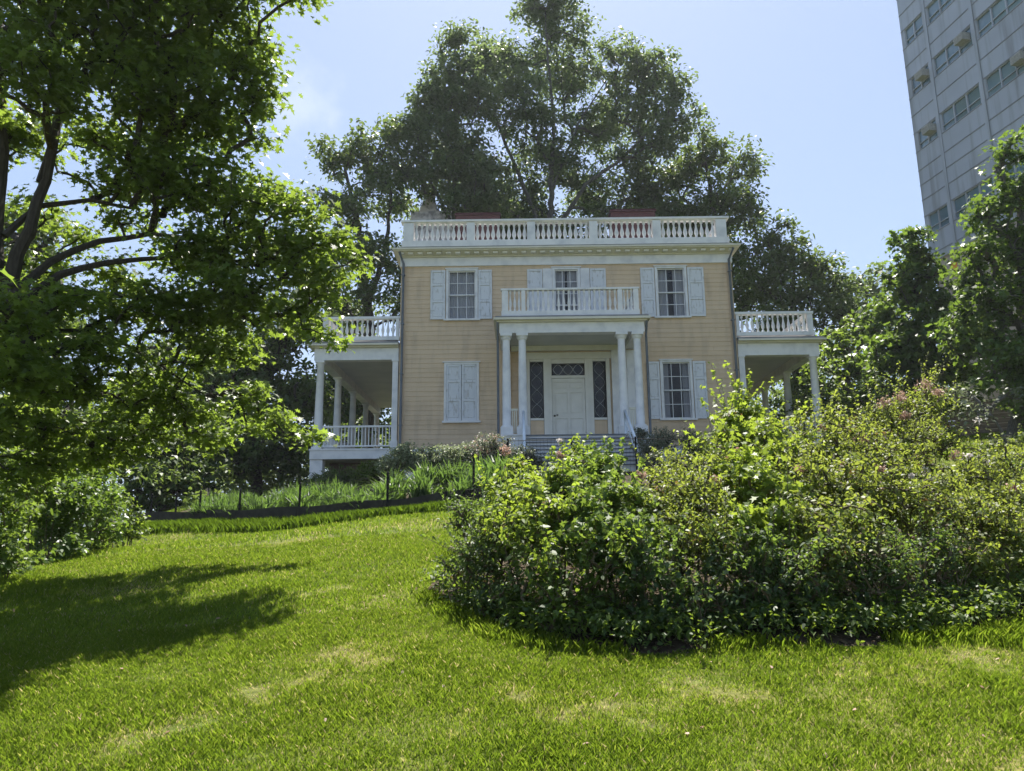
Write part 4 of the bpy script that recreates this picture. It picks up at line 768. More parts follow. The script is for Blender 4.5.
for ri, z in enumerate(rows):
    for bi, (a, b_, n) in enumerate(bays):
        fm = MB(); tb(fm, a, b_, -.10, -.02, z, z+.05); tb(fm, a, b_, -.10, -.02, z+WH-.05, z+WH)
        for q in range(n+1): x_ = a+(b_-a)*q/n; tb(fm, max(a, x_-.035), min(b_, x_+.035), -.099, -.021, z+.051, z+WH-.051)
        tb(fm, a, b_, -.095, -.03, z+.36, z+.40)
        wdw = fm.build('window', M['panel'], tower)
        gm = MB(); tb(gm, a, b_, -.14, -.11, z, z+WH); gm.build('pane', M['towerglass'], wdw)
        for (r2, b2, q) in acs:
            if r2 == ri and b2 == bi:
                x_ = a+(b_-a)*(q+.5)/n; am = MB(); tb(am, x_-.30, x_+.30, -.1, .40, z+.42, z+.82)
                for v_ in range(6): tb(am, x_-.24, x_+.27, .401, .41, z+.46+v_*.055, z+.48+v_*.055)
                am.build('air_conditioner', M['acunit'], tower)
m = MB(); tb(m, .75, S1, -11.5, -.12, 3.0, zb-.002); m.build('podium', M['tan'], tower)
m = MB(); tb(m, 1.95, 2.35, -.119, -.06, 13.6, 14.3); m.build('orange_patch', M['orange'], tower)  # small flat orange patch just below the panelled wall

# ------------------------------------------------------------------ made-up brown wall at right, in place of flare over tree shadow
bw = empty('flare_stand_in', (20, 31, G(20, 31)), 'made-up low brown wall at right, standing in for flare over tree shadow', 'wall')
m = MB(); p0, p1 = np.array([14.5, 35.5]), np.array([30.0, 29.0]); dd = (p1-p0)/np.linalg.norm(p1-p0); nn = np.array([-dd[1], dd[0]]); L = np.linalg.norm(p1-p0)
for k_ in range(13):
    c = (p0+p1)/2; m.obox((c[0], c[1], 3.3+k_*.22), (*dd*L/2, 0), (*nn*.03, 0), (0, 0, .1))
m.build('boards', M['flarebrown'], bw)
for k_ in range(8):
    c = p0+dd*L*(k_+.5)/8+nn*.1; m = MB(); m.obox((c[0], c[1], 4.3), (*dd*.08, 0), (*nn*.06, 0), (0, 0, 1.75)); m.build('post', M['bark'], bw)

# ------------------------------------------------------------------ edging and fence of the upper bed
ed = MB(); xsE = np.linspace(-10.6, -.9, 60); prevp = None
top = []; 
for x_ in xsE:
    y_ = float(wall_y(x_)); z_ = G(x_, y_); top.append((x_, y_, z_))
for a, b_ in zip(top[:-1], top[1:]):
    a, b_ = np.array(a), np.array(b_); d_ = (b_-a); nrm = unit(np.array([-d_[1], d_[0], 0])); h0 = .36+.02*math.sin(a[0]*3); 
    vs = []
    for p in (a, b_):
        for o in (-.09, .09):
            for z_ in (-.3, h0): vs.append(p+nrm*o+np.array([0, 0, z_]))
    ed.add(vs, [(0, 1, 5, 4), (2, 6, 7, 3), (1, 3, 7, 5), (0, 2, 3, 1), (4, 5, 7, 6)])
tag(ed.build('bed_edging', M['edging']), 'low dark timber edging along the front of the upper flower bed', 'edging')
fence = empty('garden_fence', (-2.95, 17.4, G(-2.95, 17.4)), 'thin black wire garden fence with slim posts running past the bed and the front steps', 'fence')
fp = [(-10.2, 21.5, .85), (-9.2, 20.8, .85), (-8.33, 20.25, .85), (-6.93, 19.25, .85), (-5.16, 18.25, .9), (-2.95, 17.42, .95), (-1.0, 17.2, 1.12), (-.42, 19.0, 1.1), (-.3, 22.2, 1.15), (1.55, 22.2, 1.12), (3.4, 22.2, 1.12), (4.9, 22.0, 1.12), (6.6, 21.8, 1.12)]
def gz(x_, y_): return G(x_, y_)
for (x_, y_, h) in fp:
    m = MB(); z_ = gz(x_, y_); m.tube([(x_, y_, z_-.3), (x_, y_, z_+h)], .028, 8); m.lathe(x_, y_, [(.034, z_+h), (.03, z_+h+.03), (.005, z_+h+.05)], 8); m.build('post', M['black'], fence)
wi = MB()
for (a, b_) in zip(fp[:-1], fp[1:]):
    za, zb_ = gz(*a[:2]), gz(*b_[:2]); A = np.array([a[0], a[1], za]); B = np.array([b_[0], b_[1], zb_]); L = np.linalg.norm(B-A)
    solid = a[1] > 21.9 or b_[1] > 22.1 and a[1] > 18.9
    for fr_ in ((.98, .12) if solid else (.95, .55)):
        wi.tube([A+[0, 0, a[2]*fr_], B+[0, 0, b_[2]*fr_]], .010 if solid else .004, 4)
    if solid:
        for q in np.arange(.1, L, .105): P_ = A+(B-A)*q/L; wi.tube([P_+[0, 0, .08], P_+[0, 0, a[2]*1.02]], .003, 3)
wi.build('wire_panel', M['black'], fence)

# ------------------------------------------------------------------ trees
def gb(x_, y_): return (x_, y_, G(x_, y_))
def T(key, name, label, cat, *a, **k):
    b = LM[key][0][0]
    base = (b[0], b[1], min(G(b[0], b[1])-.05, b[2]+20)); lm = [list(map(tuple, l)) for l in LM[key]]
    lm[0][0] = (*base, lm[0][0][3]*1.15)
    if len(lm[0]) > 2 and lm[0][1][2] < base[2]+.3: del lm[0][1]
    return tree(name, label, cat, base, lm, BL[key], *a, **k)
oak, oakcl = T('oak', 'oak_tree', 'near oak tree at the left edge with layered lobed leaves hanging over the lawn', 'tree', 22.0, .42, 24, .122, OAK, 'oakleaf', 'bark', flat=.34, cflat=.75, twig=.0034, up=1.1, bend=.05, rmax=.05)
# a cluster of dead brown leaves hanging in the oak
FG = 'trees behind the house'
T('elm', 'tall_tree', 'tallest tree, towering behind the middle of the house with an open spreading crown', 'tree', 10, .95, 52, .27, OVAL, 'farleaf', 'greybark', FG, flat=.85, twig=.009, shell=.42, rmax=.09)
T('elm2', 'tall_tree', 'tall narrow tree of upright tufts just left of the tallest tree behind the house', 'tree', 10, .85, 50, .26, OVAL, 'farleaf', 'greybark', FG, flat=.9, twig=.009, shell=.42, rmax=.08)
T('ltree', 'broadleaf_tree', 'dark tree beside the left end of the roof, sky showing through its leaves', 'tree', 9, .9, 50, .26, OVAL, 'farleaf2', 'bark', FG, flat=.75, twig=.009, rmax=.08)
T('rtree', 'broadleaf_tree', 'rounded dark tree rising behind the right end of the roof balustrade', 'tree', 9, .9, 50, .26, OVAL, 'farleaf2', 'bark', FG, flat=.75, twig=.009, rmax=.08)
T('rtree2', 'broadleaf_tree', 'spreading tree directly above the right side porch', 'tree', 9, .9, 50, .26, OVAL, 'farleaf2', 'bark', FG, flat=.75, twig=.009, rmax=.08)
T('rtree3', 'broadleaf_tree', 'farthest small tree top in the dip between the porch trees and the conical tree', 'tree', 5, 1.0, 24, .36, OVAL, 'farleaf', 'bark', FG, flat=.7, twig=.02)
T('bright', 'young_tree', 'light green young tree to the right of the right side porch', 'tree', 8, .55, 20, .24, OVAL, 'youngleaf', 'greybark', flat=.6, twig=.014)
T('conic', 'conical_tree', 'dense dark conical tree standing left of the tower block', 'tree', 8, .6, 30, .25, MAPLE, 'midleaf', 'bark', flat=.65, twig=.015)
T('bigr', 'maple_tree', 'large dark leafy tree at the right edge in front of the tower block', 'tree', 8, .55, 30, .20, MAPLE, 'midleaf', 'greybark', flat=.6, twig=.015)
T('back1', 'woodland_tree', 'dark tree just left of the left side porch', 'tree', 11, .8, 34, .26, OVAL, 'farleaf2', 'bark', 'trees in the shade left of the house', flat=.6, twig=.02)
T('back2', 'woodland_tree', 'low dark tree above the left end of the garden fence', 'tree', 12, .7, 34, .22, OVAL, 'farleaf2', 'bark', 'trees in the shade left of the house', flat=.5, twig=.02)
T('back3', 'woodland_tree', 'large dark tree behind the oak trunk at the left edge', 'tree', 9, .8, 30, .26, OVAL, 'farleaf2', 'bark', 'trees in the shade left of the house', flat=.5, twig=.02)
T('back4', 'woodland_tree', 'distant tree seen between the columns of the left side porch', 'tree', 11, 1.0, 30, .32, OVAL, 'farleaf2', 'bark', 'trees in the shade left of the house', flat=.6, twig=.02)
T('back5', 'woodland_tree', 'dark tree behind the made-up brown wall under the conical tree', 'tree', 6, .9, 26, .32, OVAL, 'farleaf2', 'bark', flat=.6, twig=.02)
T('rb2', 'slender_tree', 'slender leaning small tree with pale leaves in front of the made-up brown wall', 'tree', 6, .4, 14, .13, OVAL, 'greybush', 'greybark', flat=.5, twig=.01)

# ------------------------------------------------------------------ shrubs
def shrub(key, name, label, cat, dens, cr, per, size, shape, mat, group=None, flat=.6, stems=9, twig=.004, up=.7, fill=True, jit=1.0, extra=None, base=None, shoots=0, shl=1.0):
    bl = list(BL[key]); c = np.mean(np.array(bl)[:, :2], 0) if base is None else np.array(base)
    b = (c[0], c[1], G(*c)); root = empty(name, b, label, cat, group)
    cl = crown_points(bl, dens, cr, .9, .55)
    cl = cl[cl[:, 2] > g(cl[:, 0], cl[:, 1])+.04]
    if shoots: hh_ = cl[:, 2]-g(cl[:, 0], cl[:, 1]); cl = cl[(hh_ > .32) | (rng.uniform(0, 1, len(cl)) < .75)]
    limbs = []
    for k_ in range(stems):
        t = cl[rng.integers(len(cl))]; fx, fy = t[0]*.75+c[0]*.25+rng.normal(0, .06), t[1]*.75+c[1]*.25+rng.normal(0, .06); gz_ = G(fx, fy)-.05
        t_ = np.array(t); m1 = np.array([fx, fy, gz_])*.5+t_*.5+np.array([rng.normal(0, .05), rng.normal(0, .05), .08])
        limbs.append([(fx, fy, gz_, .011), (*m1, .008), (*t_, .004)])
    segs = skeleton(limbs, cl, np.array(b), twig, .10, .014)
    big_mesh('stems', tubes(segs, 4), 4, M['stem'], root)
    v, tint = foliage(cl, per, cr, size, shape, flat, up, jit=jit)
    if shoots:
        top = cl[cl[:, 2] > np.percentile(cl[:, 2], 45)]; bs = top[rng.choice(len(top), shoots)]; ctr = cl.mean(0)
        L_ = rng.uniform(.18, .55, shoots)*shl; d_ = unit(unit(bs-ctr)*.7+np.array([0, 0, 1.0])+rng.normal(0, .3, (shoots, 3)))
        T_ = np.linspace(.1, 1, 15); side = rng.normal(0, 1, (shoots, 15, 3)); side -= np.sum(side*d_[:, None], 2, keepdims=True)*d_[:, None]; side = unit(side)
        cc_ = bs[:, None]+d_[:, None]*(T_[None, :, None]*L_[:, None, None])+side*size*.55*(1.2-.6*T_)[None, :, None]-np.array([0, 0, .25])*(L_[:, None, None]*T_[None, :, None]**2)
        v2 = leaves(cc_.reshape(-1, 3), size*.95, shape, up, 1.1, side.reshape(-1, 3)*1.5)
        v = np.concatenate([v, v2]); tint = np.concatenate([tint, np.clip(rng.uniform(.35, 1.0, len(v2)), 0, 1)])
        tip = bs+d_*L_[:, None]-np.array([0, 0, .25])*L_[:, None]
        big_mesh('shoots', tubes(np.concatenate([bs, np.full((shoots, 1), .003), tip, np.full((shoots, 1), .0012)], 1), 4), 4, M['stem'], root)
    ok = v.mean(1)[:, 2] > g(v.mean(1)[:, 0], v.mean(1)[:, 1])+.01
    big_mesh('foliage', v[ok], v.shape[1], M[mat], root, tint[ok])
    return root, cl
SG = 'shrubs massed in the front bed'
sh = {}
def SH(key, label, mat, size, shape, dens=11, per=20, cr=.13, name='shrub', shoots=44, **k): sh[key] = shrub(key, name, label, 'shrub', dens, cr, per, size, shape, mat, SG, shoots=shoots, **k)
SH('s1', 'dark shrub with bronze tips at the left end of the front bed', 'blueleaf', .036, OVAL, per=24, shoots=60)
SH('s2', 'yellow-green shrub just behind the bronze tipped one, below the front steps', 'brightleaf', .050, OVAL, shoots=60, shl=.9)
SH('s3', 'low dark green shrub at the left front of the bed, touching the grass', 'roseleaf', .055, OVAL, dens=8, per=16, cr=.17)
SH('s4', 'light green shrub in the middle of the bed below the front door', 'youngleaf', .060, MAPLE, shl=.8)
SH('s5', 'dense dark shrub at the front centre of the bed, casting a shadow on the grass', 'blueleaf', .050, MAPLE, dens=9, cr=.17)
SH('s6', 'bright shrub below the right ground floor window', 'oliveleaf', .038, OVAL, per=24, shoots=60)
SH('s7', 'tall upright lime green shrub reaching up to the foot of the right side porch', 'brightleaf', .068, MAPLE, dens=10, shoots=60, shl=1.8)
SH('s8', 'dark shrub at the front right of centre with bare twigs at its foot', 'blueleaf', .042, OVAL, dens=9)
SH('s9', 'tall olive green shrub in front of the right side porch column', 'oliveleaf', .045, OVAL, shoots=80, shl=1.5)
SH('s10', 'tallest shrub at the right, topped with pinkish brown flower plumes', 'oliveleaf', .036, OVAL, per=22, shoots=120, shl=1.7)
SH('s11', 'shaded dark shrub with mulch showing beneath at the right front of the bed', 'blueleaf', .034, OVAL, dens=10, per=22)
SH('s12', 'loose shrub with pale blooms at the right end of the front bed', 'oliveleaf', .038, OVAL, dens=12, shoots=80, shl=1.2)
def blooms(parent, spots, mat, size, name, per=70, sq=.8):
    for (x_, y_, z_, r_) in spots:
        c = rng.normal(0, .45, (per, 3))*r_*np.array([1, 1, sq])+np.array([x_, y_, z_]); v = leaves(c, size, OVAL, .5, 1.6)
        big_mesh(name, v, 6, M[mat], parent, rng.uniform(.2, 1, per))
        m = MB(); m.tube([(x_, y_, z_), (x_+.02, y_+.02, z_-.30)], .004, 4); m.build('flower_stalk', M['stem'], parent)
def owner(s):
    return min(sh, key=lambda k_: min(np.linalg.norm(np.array(s[:3])-np.array(b[:3])) for b in BL[k_]))
for s in PLUMES: blooms(sh[owner(s)][0], [s], 'plume', .026, 'flower_plume', 150)
for s in PINKS: blooms(sh[owner(s)][0], [s], 'pinkflower', .030, 'pink_bloom', 60)
for s in WHITES: blooms(sh[owner(s)][0], [s], 'whiteflower', .032, 'white_bloom', 30)
for key in ('s1', 's10', 's4', 's9', 's11', 's2', 's6', 's7', 's12'):       # bronze young shoots
    cl = sh[key][1]; c = cl[rng.choice(len(cl), max(5, len(cl)//20))]; v, ti = foliage(c, 16, .12, .034, OVAL); big_mesh('bronze_shoots', v, 6, M['redleaf'], sh[key][0], ti)
BL['s13'] = [(5.6, 7.2, .25, .38), (6.1, 7.6, .3, .42), (5.8, 8.1, .55, .42), (6.5, 8.0, .25, .38), (5.4, 7.7, .4, .35)]
BL['s14'] = [(6.6, 8.9, .6, .45), (6.1, 9.2, .8, .45), (7.0, 9.4, .6, .4), (5.5, 9.0, .8, .4), (6.4, 9.9, .7, .4)]
SH('s13', 'dark bush ending the far right front of the bed', 'blueleaf', .045, OVAL)
SH('s14', 'olive bush at the far right back of the bed beyond the loose pale one', 'oliveleaf', .042, OVAL)
# tall single-stemmed weeds with narrow leaves
def stalk(x_, y_, h, label, lean=(0, 0), n=46, ln=.11):
    root = empty('tall_weed', gb(x_, y_), label, 'plant', 'narrow leaved weeds in the front bed'); z_ = G(x_, y_)
    P_ = [np.array([x_+lean[0]*t*t, y_+lean[1]*t*t, z_+h*t]) for t in np.linspace(0, 1, 8)]
    m = MB(); m.tube(P_, list(np.linspace(.006, .002, 8)), 5); m.build('stem', M['stem'], root)
    cs = []; us = []
    for k_ in range(n):
        t = .25+.75*k_/n; a = k_*2.4; p_ = np.array([x_+lean[0]*t*t, y_+lean[1]*t*t, z_+h*t]); o = np.array([math.cos(a), math.sin(a), .35]); l_ = ln*(1.15-.6*t)
        w_ = np.array([-math.sin(a), math.cos(a), 0])*l_*.09; e = p_+o*l_-np.array([0, 0, .25*l_]); mid = p_+o*l_*.55
        cs.append([p_, mid-w_, e, mid+w_])
    big_mesh('leaves', np.array(cs), 4, M['midleaf'], root, rng.uniform(0.3, 1, n))
for k_, (x_, y_, h, lb) in enumerate([(1.55, 6.1, 1.05, 'narrow leaved weed standing before the dark centre shrub'), (2.15, 6.3, 1.25, 'tallest narrow leaved weed right of the centre shrub'), (2.45, 6.15, 1.0, 'narrow leaved weed beside the bare twigs'),
        (.75, 6.2, .75, 'short narrow leaved weed at the left front of the bed'), (3.3, 6.5, 1.1, 'leaning narrow leaved weed in the right half of the bed'), (1.9, 5.95, .7, 'short weed at the grass edge near the centre')]):
    stalk(x_, y_, h, lb, (rng.normal(0, .12), rng.normal(0, .1)))
# bare twigs and dry stems at the foot of the bed
for k_, (x_, y_, lb) in enumerate([(1.42, 5.98, 'dry brown stems at the grass edge below the centre shrub'), (2.75, 6.15, 'pale dry stems beside the mulch on the right of the bed'), (3.45, 6.4, 'bare curved twigs under the shaded right shrub'), (.35, 6.2, 'dry stems under the left front shrub')]):
    m = MB(); z_ = G(x_, y_)
    for q in range(16):
        a = rng.uniform(0, 6.28); l_ = rng.uniform(.12, .45); bx = x_+rng.normal(0, .12); by = y_+rng.normal(0, .08); z0 = G(bx, by)
        m.tube([(bx, by, z0-.02), (bx+.25*l_*math.cos(a), by+.2*l_*math.sin(a), z0+l_*.6), (bx+.55*l_*math.cos(a), by+.4*l_*math.sin(a), z0+l_)], [.0035, .003, .0015], 4)
    o = tag(m.build('dry_stems', surf('dry_stem_%d' % k_, (.12, .08, .05), (.28, .20, .13), 12, .8)), lb, 'dry stems', 'dry stems in the front bed')
# low weeds along the foot of the bed and dead leaves (litter)
n = 2600; x_ = rng.uniform(-.9, 7.6, n); y_ = rng.uniform(5.5, 10.5, n); ok = in_bed(x_, y_); x_, y_ = x_[ok], y_[ok]
c = np.stack([x_, y_, g(x_, y_)+.02+rng.uniform(0, .02, len(x_))], 1); v = leaves(c, .055, OVAL, 2.0, .8)
M['litter'] = leafmat('dead_leaves', (.04, .028, .018), (.20, .14, .09), (.2, .12, .06), .2)
tag(big_mesh('leaf_litter', v, 6, M['litter'], None, rng.uniform(0, 1, len(v))), 'dry leaf litter on the soil under the front shrubs', 'leaf litter', kind='stuff')
cc = []
for q in range(1100):
    xx, yy = rng.uniform(-.9, 7.6), 0
    yy = float(np.interp(xx, [-.9, -.3, 0, .6, 2.5, 3.2, 4.5, 7.6], [7.5, 6.45, 5.85, 5.55, 5.55, 5.8, 6.3, 7.4]))+abs(rng.normal(0, .5))
    if in_bed(np.array(xx), np.array(yy)): cc.append((xx, yy, G(xx, yy)+rng.uniform(.05, .22)))
for q in range(1500):
    xx, yy = rng.uniform(-.7, 7.5), rng.uniform(5.8, 10.6)
    if in_bed(np.array(xx), np.array(yy-.3)): cc.append((xx, yy, G(xx, yy)+rng.uniform(.05, .5)))
v, ti = foliage(np.array(cc), 16, .13, .045, OVAL, .7); ok = v.mean(1)[:, 2] > g(v.mean(1)[:, 0], v.mean(1)[:, 1])+.01
tag(big_mesh('ground_weeds', v[ok], 6, M['roseleaf'], None, ti[ok]), 'low weeds under the front shrubs', 'weeds', kind='stuff')

# bushes near the house
shrub('w1', 'variegated_shrub', 'pale variegated shrub at the house corner below the closed shutters, left of the two', 'shrub', 26, .22, 22, .075, OVAL, 'palebush', 'pale shrubs at the foot of the house')
shrub('w2', 'variegated_shrub', 'pale variegated shrub between its twin and the pinkish flowering shrub', 'shrub', 26, .22, 22, .075, OVAL, 'palebush', 'pale shrubs at the foot of the house')
shrub('pb1', 'foundation_shrub', 'low dark shrub beside the white corner pier of the left side porch', 'shrub', 24, .2, 22, .07, OVAL, 'blueleaf')
shrub('pb2', 'foundation_shrub', 'low dark shrub under the left side porch next to the house corner', 'shrub', 24, .2, 22, .07, OVAL, 'roseleaf')
r_, cl = shrub('br1', 'flowering_shrub', 'brownish shrub with pink feathery tops left of the front steps', 'shrub', 22, .2, 22, .06, OVAL, 'greybush')
top = cl[cl[:, 2] > np.percentile(cl[:, 2], 62)]; v, ti = foliage(top[:60], 14, .22, .055, OVAL); big_mesh('flower_plume', v, 6, M['plume'], r_, ti)
shrub('gg1', 'grey_green_shrub', 'grey-green shrub beside the right stair handrail', 'shrub', 24, .2, 22, .055, OVAL, 'greybush')
shrub('gg2', 'foundation_shrub', 'green shrub behind the bed under the right ground floor window', 'shrub', 22, .22, 22, .07, OVAL, 'roseleaf')
shrub('gg3', 'small_shrub', 'pale leaved plant in front of the steps behind the wire fence', 'shrub', 8, .2, 18, .06, OVAL, 'palebush')
shrub('lb1', 'undergrowth_bush', 'sunlit bush with whitish leaves at the left edge of the lawn', 'bush', 8, .24, 22, .09, OVAL, 'palebush' if False else 'midleaf', 'bushes along the left edge of the lawn')
shrub('lb2', 'undergrowth_bush', 'yellow-green bush at the very left edge of the picture', 'bush', 10, .22, 22, .08, MAPLE, 'youngleaf', 'bushes along the left edge of the lawn')
shrub('lb3', 'undergrowth_bush', 'small dark bush near the end of the timber edging', 'bush', 8, .2, 22, .08, OVAL, 'roseleaf', 'bushes along the left edge of the lawn')
shrub('lb4', 'undergrowth_bush', 'tall bright bush behind the whitish one under the oak', 'bush', 8, .3, 22, .12, OVAL, 'brightleaf', 'bushes along the left edge of the lawn')
shrub('rb1', 'low_bush', 'low bright bush on the grass at the right edge', 'bush', 8, .25, 20, .08, OVAL, 'brightleaf')
# fallen-away leafy hedge masses under the trees at the left and right (woodland floor)
def thicket(name, pts, label, size, mat, n):
    c = []
    for _ in range(n):
        k_ = rng.integers(len(pts)-1); t = rng.uniform(); p_ = np.array(pts[k_])*(1-t)+np.array(pts[k_+1])*t
        xx, yy = p_[0]+rng.normal(0, p_[3]), p_[1]+rng.normal(0, p_[3]); c.append((xx, yy, G(xx, yy)+rng.uniform(.1, p_[2])))
    v, ti = foliage(np.array(c), 18, .5, size, OVAL, .7); tag(big_mesh(name, v, 6, M[mat], None, ti), label, 'undergrowth', kind='stuff')
thicket('undergrowth', [(-30, 24, 5, 3), (-20, 26, 4.5, 2.5), (-13, 28, 3.5, 1.5), (-12, 38, 4, 1.5), (-10, 46, 5, 2)], 'dark undergrowth below the trees left of the house', .22, 'farleaf2', 1500)
thicket('undergrowth', [(12, 46, 5, 2), (22, 46, 6, 2), (34, 40, 6, 3), (45, 30, 5, 3)], 'dark undergrowth below the trees right of the house', .24, 'farleaf2', 1300)

# strap leaved clumps in the upper bed
def strap_clump(n, h, wdt, lean):
    V = []
    for k_ in range(n):
        a = rng.uniform(0, 6.28); l_ = h*rng.uniform(.6, 1.15); d_ = np.array([math.cos(a), math.sin(a), 0]); b0 = np.array([rng.normal(0, .10), rng.normal(0, .08), 0])
        w_ = np.array([-d_[1], d_[0], 0])*wdt*.5; ln = lean*rng.uniform(.2, 1.3)
        pr_ = [b0+d_*l_*ln*t**2*.9+np.array([0, 0, l_*(t-ln*.45*t**3)]) for t in (0, .35, .7, 1)]
        ws = (1, 1, .7, .08)
        for i in range(3): V.append([pr_[i]-w_*ws[i], pr_[i]+w_*ws[i], pr_[i+1]+w_*ws[i+1], pr_[i+1]-w_*ws[i+1]])
    return np.array(V)
protos = []
for q in range(4):
    v = strap_clump(70, .72 if q % 2 else .60, .040, .9 if q < 2 else .5)
    me = big_mesh('foliage_source', v, 4, M['strap'], None, rng.uniform(0, 1, len(v))); protos.append(me.data); bpy.data.objects.remove(me)
for q in range(120):
    t = rng.uniform(); x_ = -9.3+9.0*t; y_ = float(wall_y(x_))+.35+ (q % 5)*.68+rng.uniform(-.25, .25)
    root = bpy.data.objects.new('strap_leaf_plant', protos[q % 4]); col.objects.link(root); root.location = (x_, y_, G(x_, y_)+.02); root.rotation_euler = (0, 0, rng.uniform(0, 6.28)); s_ = rng.uniform(.85, 1.2)*(1.35 if x_ > -3.4 else .9); root.scale = (s_, s_, s_)
    tag(root, 'arching strap leaved plant clump in the upper bed behind the timber edging', 'plant', 'strap leaved plants in the upper bed')

# near maple sapling just left of the camera: only a few leaves reach into view
sp = empty('maple_sapling', gb(-2.45, 2.3), 'blurred close sapling whose few bright leaves poke in at the left edge', 'sapling')
m = MB(); z_ = G(-2.45, 2.3)
m.tube([(-2.45, 2.3, z_-.05), (-2.40, 2.35, z_+1.2), (-2.32, 2.4, z_+2.3), (-2.28, 2.45, z_+3.0)], [.03, .024, .016, .008], 8)
for (zz, ex, ey, ez) in ((1.55, -1.76, 2.42, .68), (1.9, -1.72, 2.45, .90), (2.3, -1.80, 2.4, 1.25), (1.3, -1.85, 2.38, .35)):
    m.tube([(-2.38, 2.37, z_+zz-.1), ((-2.38+ex)/2, 2.4, (z_+zz+ez)/2+.05), (ex, ey, ez)], [.009, .006, .003], 5)
m.build('stem', M['bark'], sp)
c = np.array([(-1.74, 2.42, .78), (-1.70, 2.40, .70), (-1.80, 2.45, .72), (-1.76, 2.42, .86), (-1.84, 2.4, .80), (-1.72, 2.46, .92), (-1.85, 2.42, 1.2), (-1.95, 2.4, 1.3), (-1.78, 2.44, .64), (-2.0, 2.4, .5), (-2.05, 2.4, .95), (-2.1, 2.4, 1.5), (-2.2, 2.45, 1.4), (-2.1, 2.35, .6), (-1.86, 2.38, .9), (-1.9, 2.44, .74)])
v = leaves(c, .062, MAPLE, .9, .9, droop=.5); big_mesh('leaves', v, 12, M['youngleaf'], sp, rng.uniform(.3, 1, len(v)))

# ------------------------------------------------------------------ grass
DRY = [(-1.15, 5.75, .42), (-.05, 4.6, .30), (-.25, 4.25, .2), (-4.6, 9.2, .7), (-2.1, 4.6, .35), (2.9, 5.3, .55), (2.2, 5.0, .35), (1.0, 4.75, .4), (-.35, 7.2, .3), (-3.6, 12.5, .6), (-2.0, 8.0, .35), (-1.6, 5.2, .3), (.5, 4.4, .4)]
def vnoise(x_, y_, f, ph=0):
    return (np.sin(x_*f+1.3*np.sin(y_*f*.7+ph))*np.sin(y_*f*1.1+1.7*np.sin(x_*f*.6+ph*2))+1)/2
def grass_field(n, y0, y1, h, w_, extra_w=1.15):
    y_ = rng.uniform(y0**2, y1**2, n)**.5; x_ = rng.uniform(-1, 1, n)*(.78*y_*extra_w+.6)
    keep = ~in_bed(x_, y_) & ~((x_ > -10.6) & (x_ < 0) & (y_ > wall_y(x_)-.1)) & (y_ < 30)
    keep &= ~((x_ > -1.2) & (x_ < 8.2) & (y_ > 17.4) & (y_ < 29))
    dry = np.zeros(n)
    for (a, b_, r) in DRY: 
        dd = np.hypot((x_-a)*.8+.12*np.sin(y_*9), (y_-b_)+.12*np.sin(x_*11)); dry = np.maximum(dry, np.clip(1.15-dd/(r*.75), 0, 1)*(.1+1.5*(vnoise(x_, y_, 17, a)*vnoise(x_, y_, 43, 2))**.8))
    keep &= rng.uniform(0, 1, n) > dry*.75
    x_, y_, dry = x_[keep], y_[keep], dry[keep]; m_ = len(x_)
    clump = vnoise(x_, y_, 3.1, .4)*.5+vnoise(x_, y_, 9.7, 1.9)*.5
    soft = vnoise(x_, y_, .9, 2.2)
    hh = h*rng.uniform(.45, 1.25, m_)*(.55+.8*clump)*(1-.5*dry)
    a = rng.uniform(0, 6.283, m_); ln = rng.uniform(.1, .9, m_)*hh
    b0 = np.stack([x_, y_, g(x_, y_)-.004], 1); sd = np.stack([np.cos(a+1.57), np.sin(a+1.57), 0*a], 1)*(w_*rng.uniform(.7, 1.3, m_))[:, None]/2
    tip = b0+np.stack([np.cos(a)*ln, np.sin(a)*ln, hh], 1); mid = b0+np.stack([np.cos(a)*ln*.3, np.sin(a)*ln*.3, hh*.6], 1)
    v = np.stack([b0-sd, b0+sd, mid+sd*.8, tip, mid-sd*.8], 1)
    tint = np.clip(rng.beta(2.2, 2.8, m_)*.68+.05*soft+ (rng.uniform(0, 1, m_) < .06+.06*soft)*.45 + dry*rng.uniform(.3, 1.1, m_), 0, 1)
    return v, tint
parts = [grass_field(520000, 2.6, 7.0, .036, .0040), grass_field(330000, 7.0, 12.5, .045, .0075), grass_field(230000, 12.5, 27, .06, .014)]
v = np.concatenate([p_[0] for p_ in parts]); ti = np.concatenate([p_[1] for p_ in parts])
tag(big_mesh('lawn_grass', v, 5, M['grass'], None, ti), 'sunlit short lawn grass with dry straw coloured patches', 'grass', kind='stuff')
n = 420; y_ = rng.uniform(3**2, 13**2, n)**.5; x_ = rng.uniform(-.85, .85, n)*y_; ok = ~in_bed(x_, y_) & (y_ < wall_y(x_)-1); x_, y_ = x_[ok], y_[ok]
c = np.stack([x_, y_, g(x_, y_)+rng.uniform(.015, .035, len(x_))], 1); v = leaves(c, .035, OVAL, 1.5, .9)
tag(big_mesh('fallen_leaves', v, 6, M['plume'], None, rng.uniform(0, 1, len(v))), 'scattered dry leaves and bits lying on the lawn', 'fallen leaves', kind='stuff')
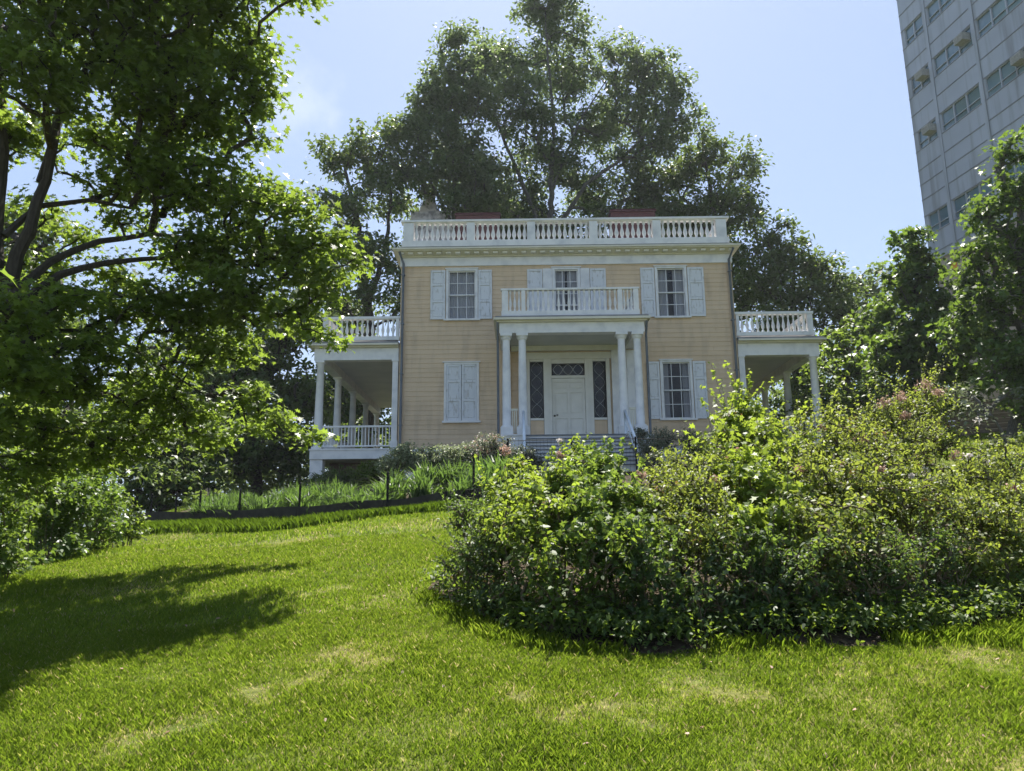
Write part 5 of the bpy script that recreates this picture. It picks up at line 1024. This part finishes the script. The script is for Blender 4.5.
# tall dark tufts in front of the edging and along the bed
def tufts(pts, n, h, w_, spread):
    pts = np.array(pts); idx = rng.integers(len(pts), size=n); b0 = pts[idx]+np.stack([rng.normal(0, spread, n), rng.normal(0, spread, n), np.zeros(n)], 1)
    b0[:, 2] = g(b0[:, 0], b0[:, 1]); hh = h*rng.uniform(.4, 1.2, n); a = rng.uniform(0, 6.28, n); ln = rng.uniform(.15, .8, n)*hh
    sd = np.stack([np.cos(a+1.57), np.sin(a+1.57), 0*a], 1)*w_/2
    tip = b0+np.stack([np.cos(a)*ln, np.sin(a)*ln, hh], 1); mid = b0+np.stack([np.cos(a)*ln*.3, np.sin(a)*ln*.3, hh*.65], 1)
    return np.stack([b0-sd, b0+sd, mid+sd*.8, tip, mid-sd*.8], 1)
pts = []
for x_ in np.linspace(-10.6, -1.3, 240):
    y_ = float(wall_y(x_))
    pts += [(x_, y_-rng.uniform(.3, 1.1)*(1.0 if x_ < -3 else .5), 0)]
v1 = tufts(pts, 30000, .20, .014, .12)
pts = []
for _ in range(6000):
    x_, y_ = rng.uniform(-1, 7.8), rng.uniform(5.5, 11)
    if not in_bed(np.array(x_), np.array(y_)) and in_bed(np.array(x_), np.array(y_+.28)): pts.append((x_, y_, 0))
v2 = tufts(pts, 16000, .085, .005, .05)
v = np.concatenate([v1, v2]); ti = np.concatenate([rng.uniform(0, .12, len(v1)), rng.uniform(.1, .6, len(v2))])
tag(big_mesh('tall_grass', v, 5, M['grass'], None, ti), 'longer uncut grass tufts along the bed edges', 'grass', kind='stuff')

# woods far behind everything
pts = []
for q in range(2600):
    a = rng.uniform(-1.15, 1.0); d_ = rng.uniform(75, 105); xx, yy = d_*math.sin(a), d_*math.cos(a); hgt = 13+3*math.sin(a*9)+2*math.sin(a*23)
    pts.append((xx, yy, G(xx, yy)+rng.uniform(0, hgt)))
v, ti = foliage(np.array(pts), 20, 1.6, .6, OVAL, .7); tag(big_mesh('far_woods', v, 6, M['farleaf2'], None, ti), 'far woods showing low between the porches and trees', 'woods', kind='stuff')

# ------------------------------------------------------------------ added mist volume, imitating the veil of lens glare
m = bpy.data.materials.new('glare_veil'); m.use_nodes = True; nt = m.node_tree; nt.nodes.remove(nt.nodes['Principled BSDF'])
pv = nt.nodes.new('ShaderNodeVolumePrincipled'); pv.inputs['Color'].default_value = (.86, .92, 1, 1); pv.inputs['Density'].default_value = .00028; pv.inputs['Anisotropy'].default_value = .35
nt.links.new(pv.outputs[0], nt.nodes['Material Output'].inputs['Volume'])
hz = MB(); hz.box(-262, 262, -62, 262, -45, 47); tag(hz.build('glare_veil', m), 'thin added mist over the whole garden, standing in for lens glare', 'glare_veil', kind='stuff')
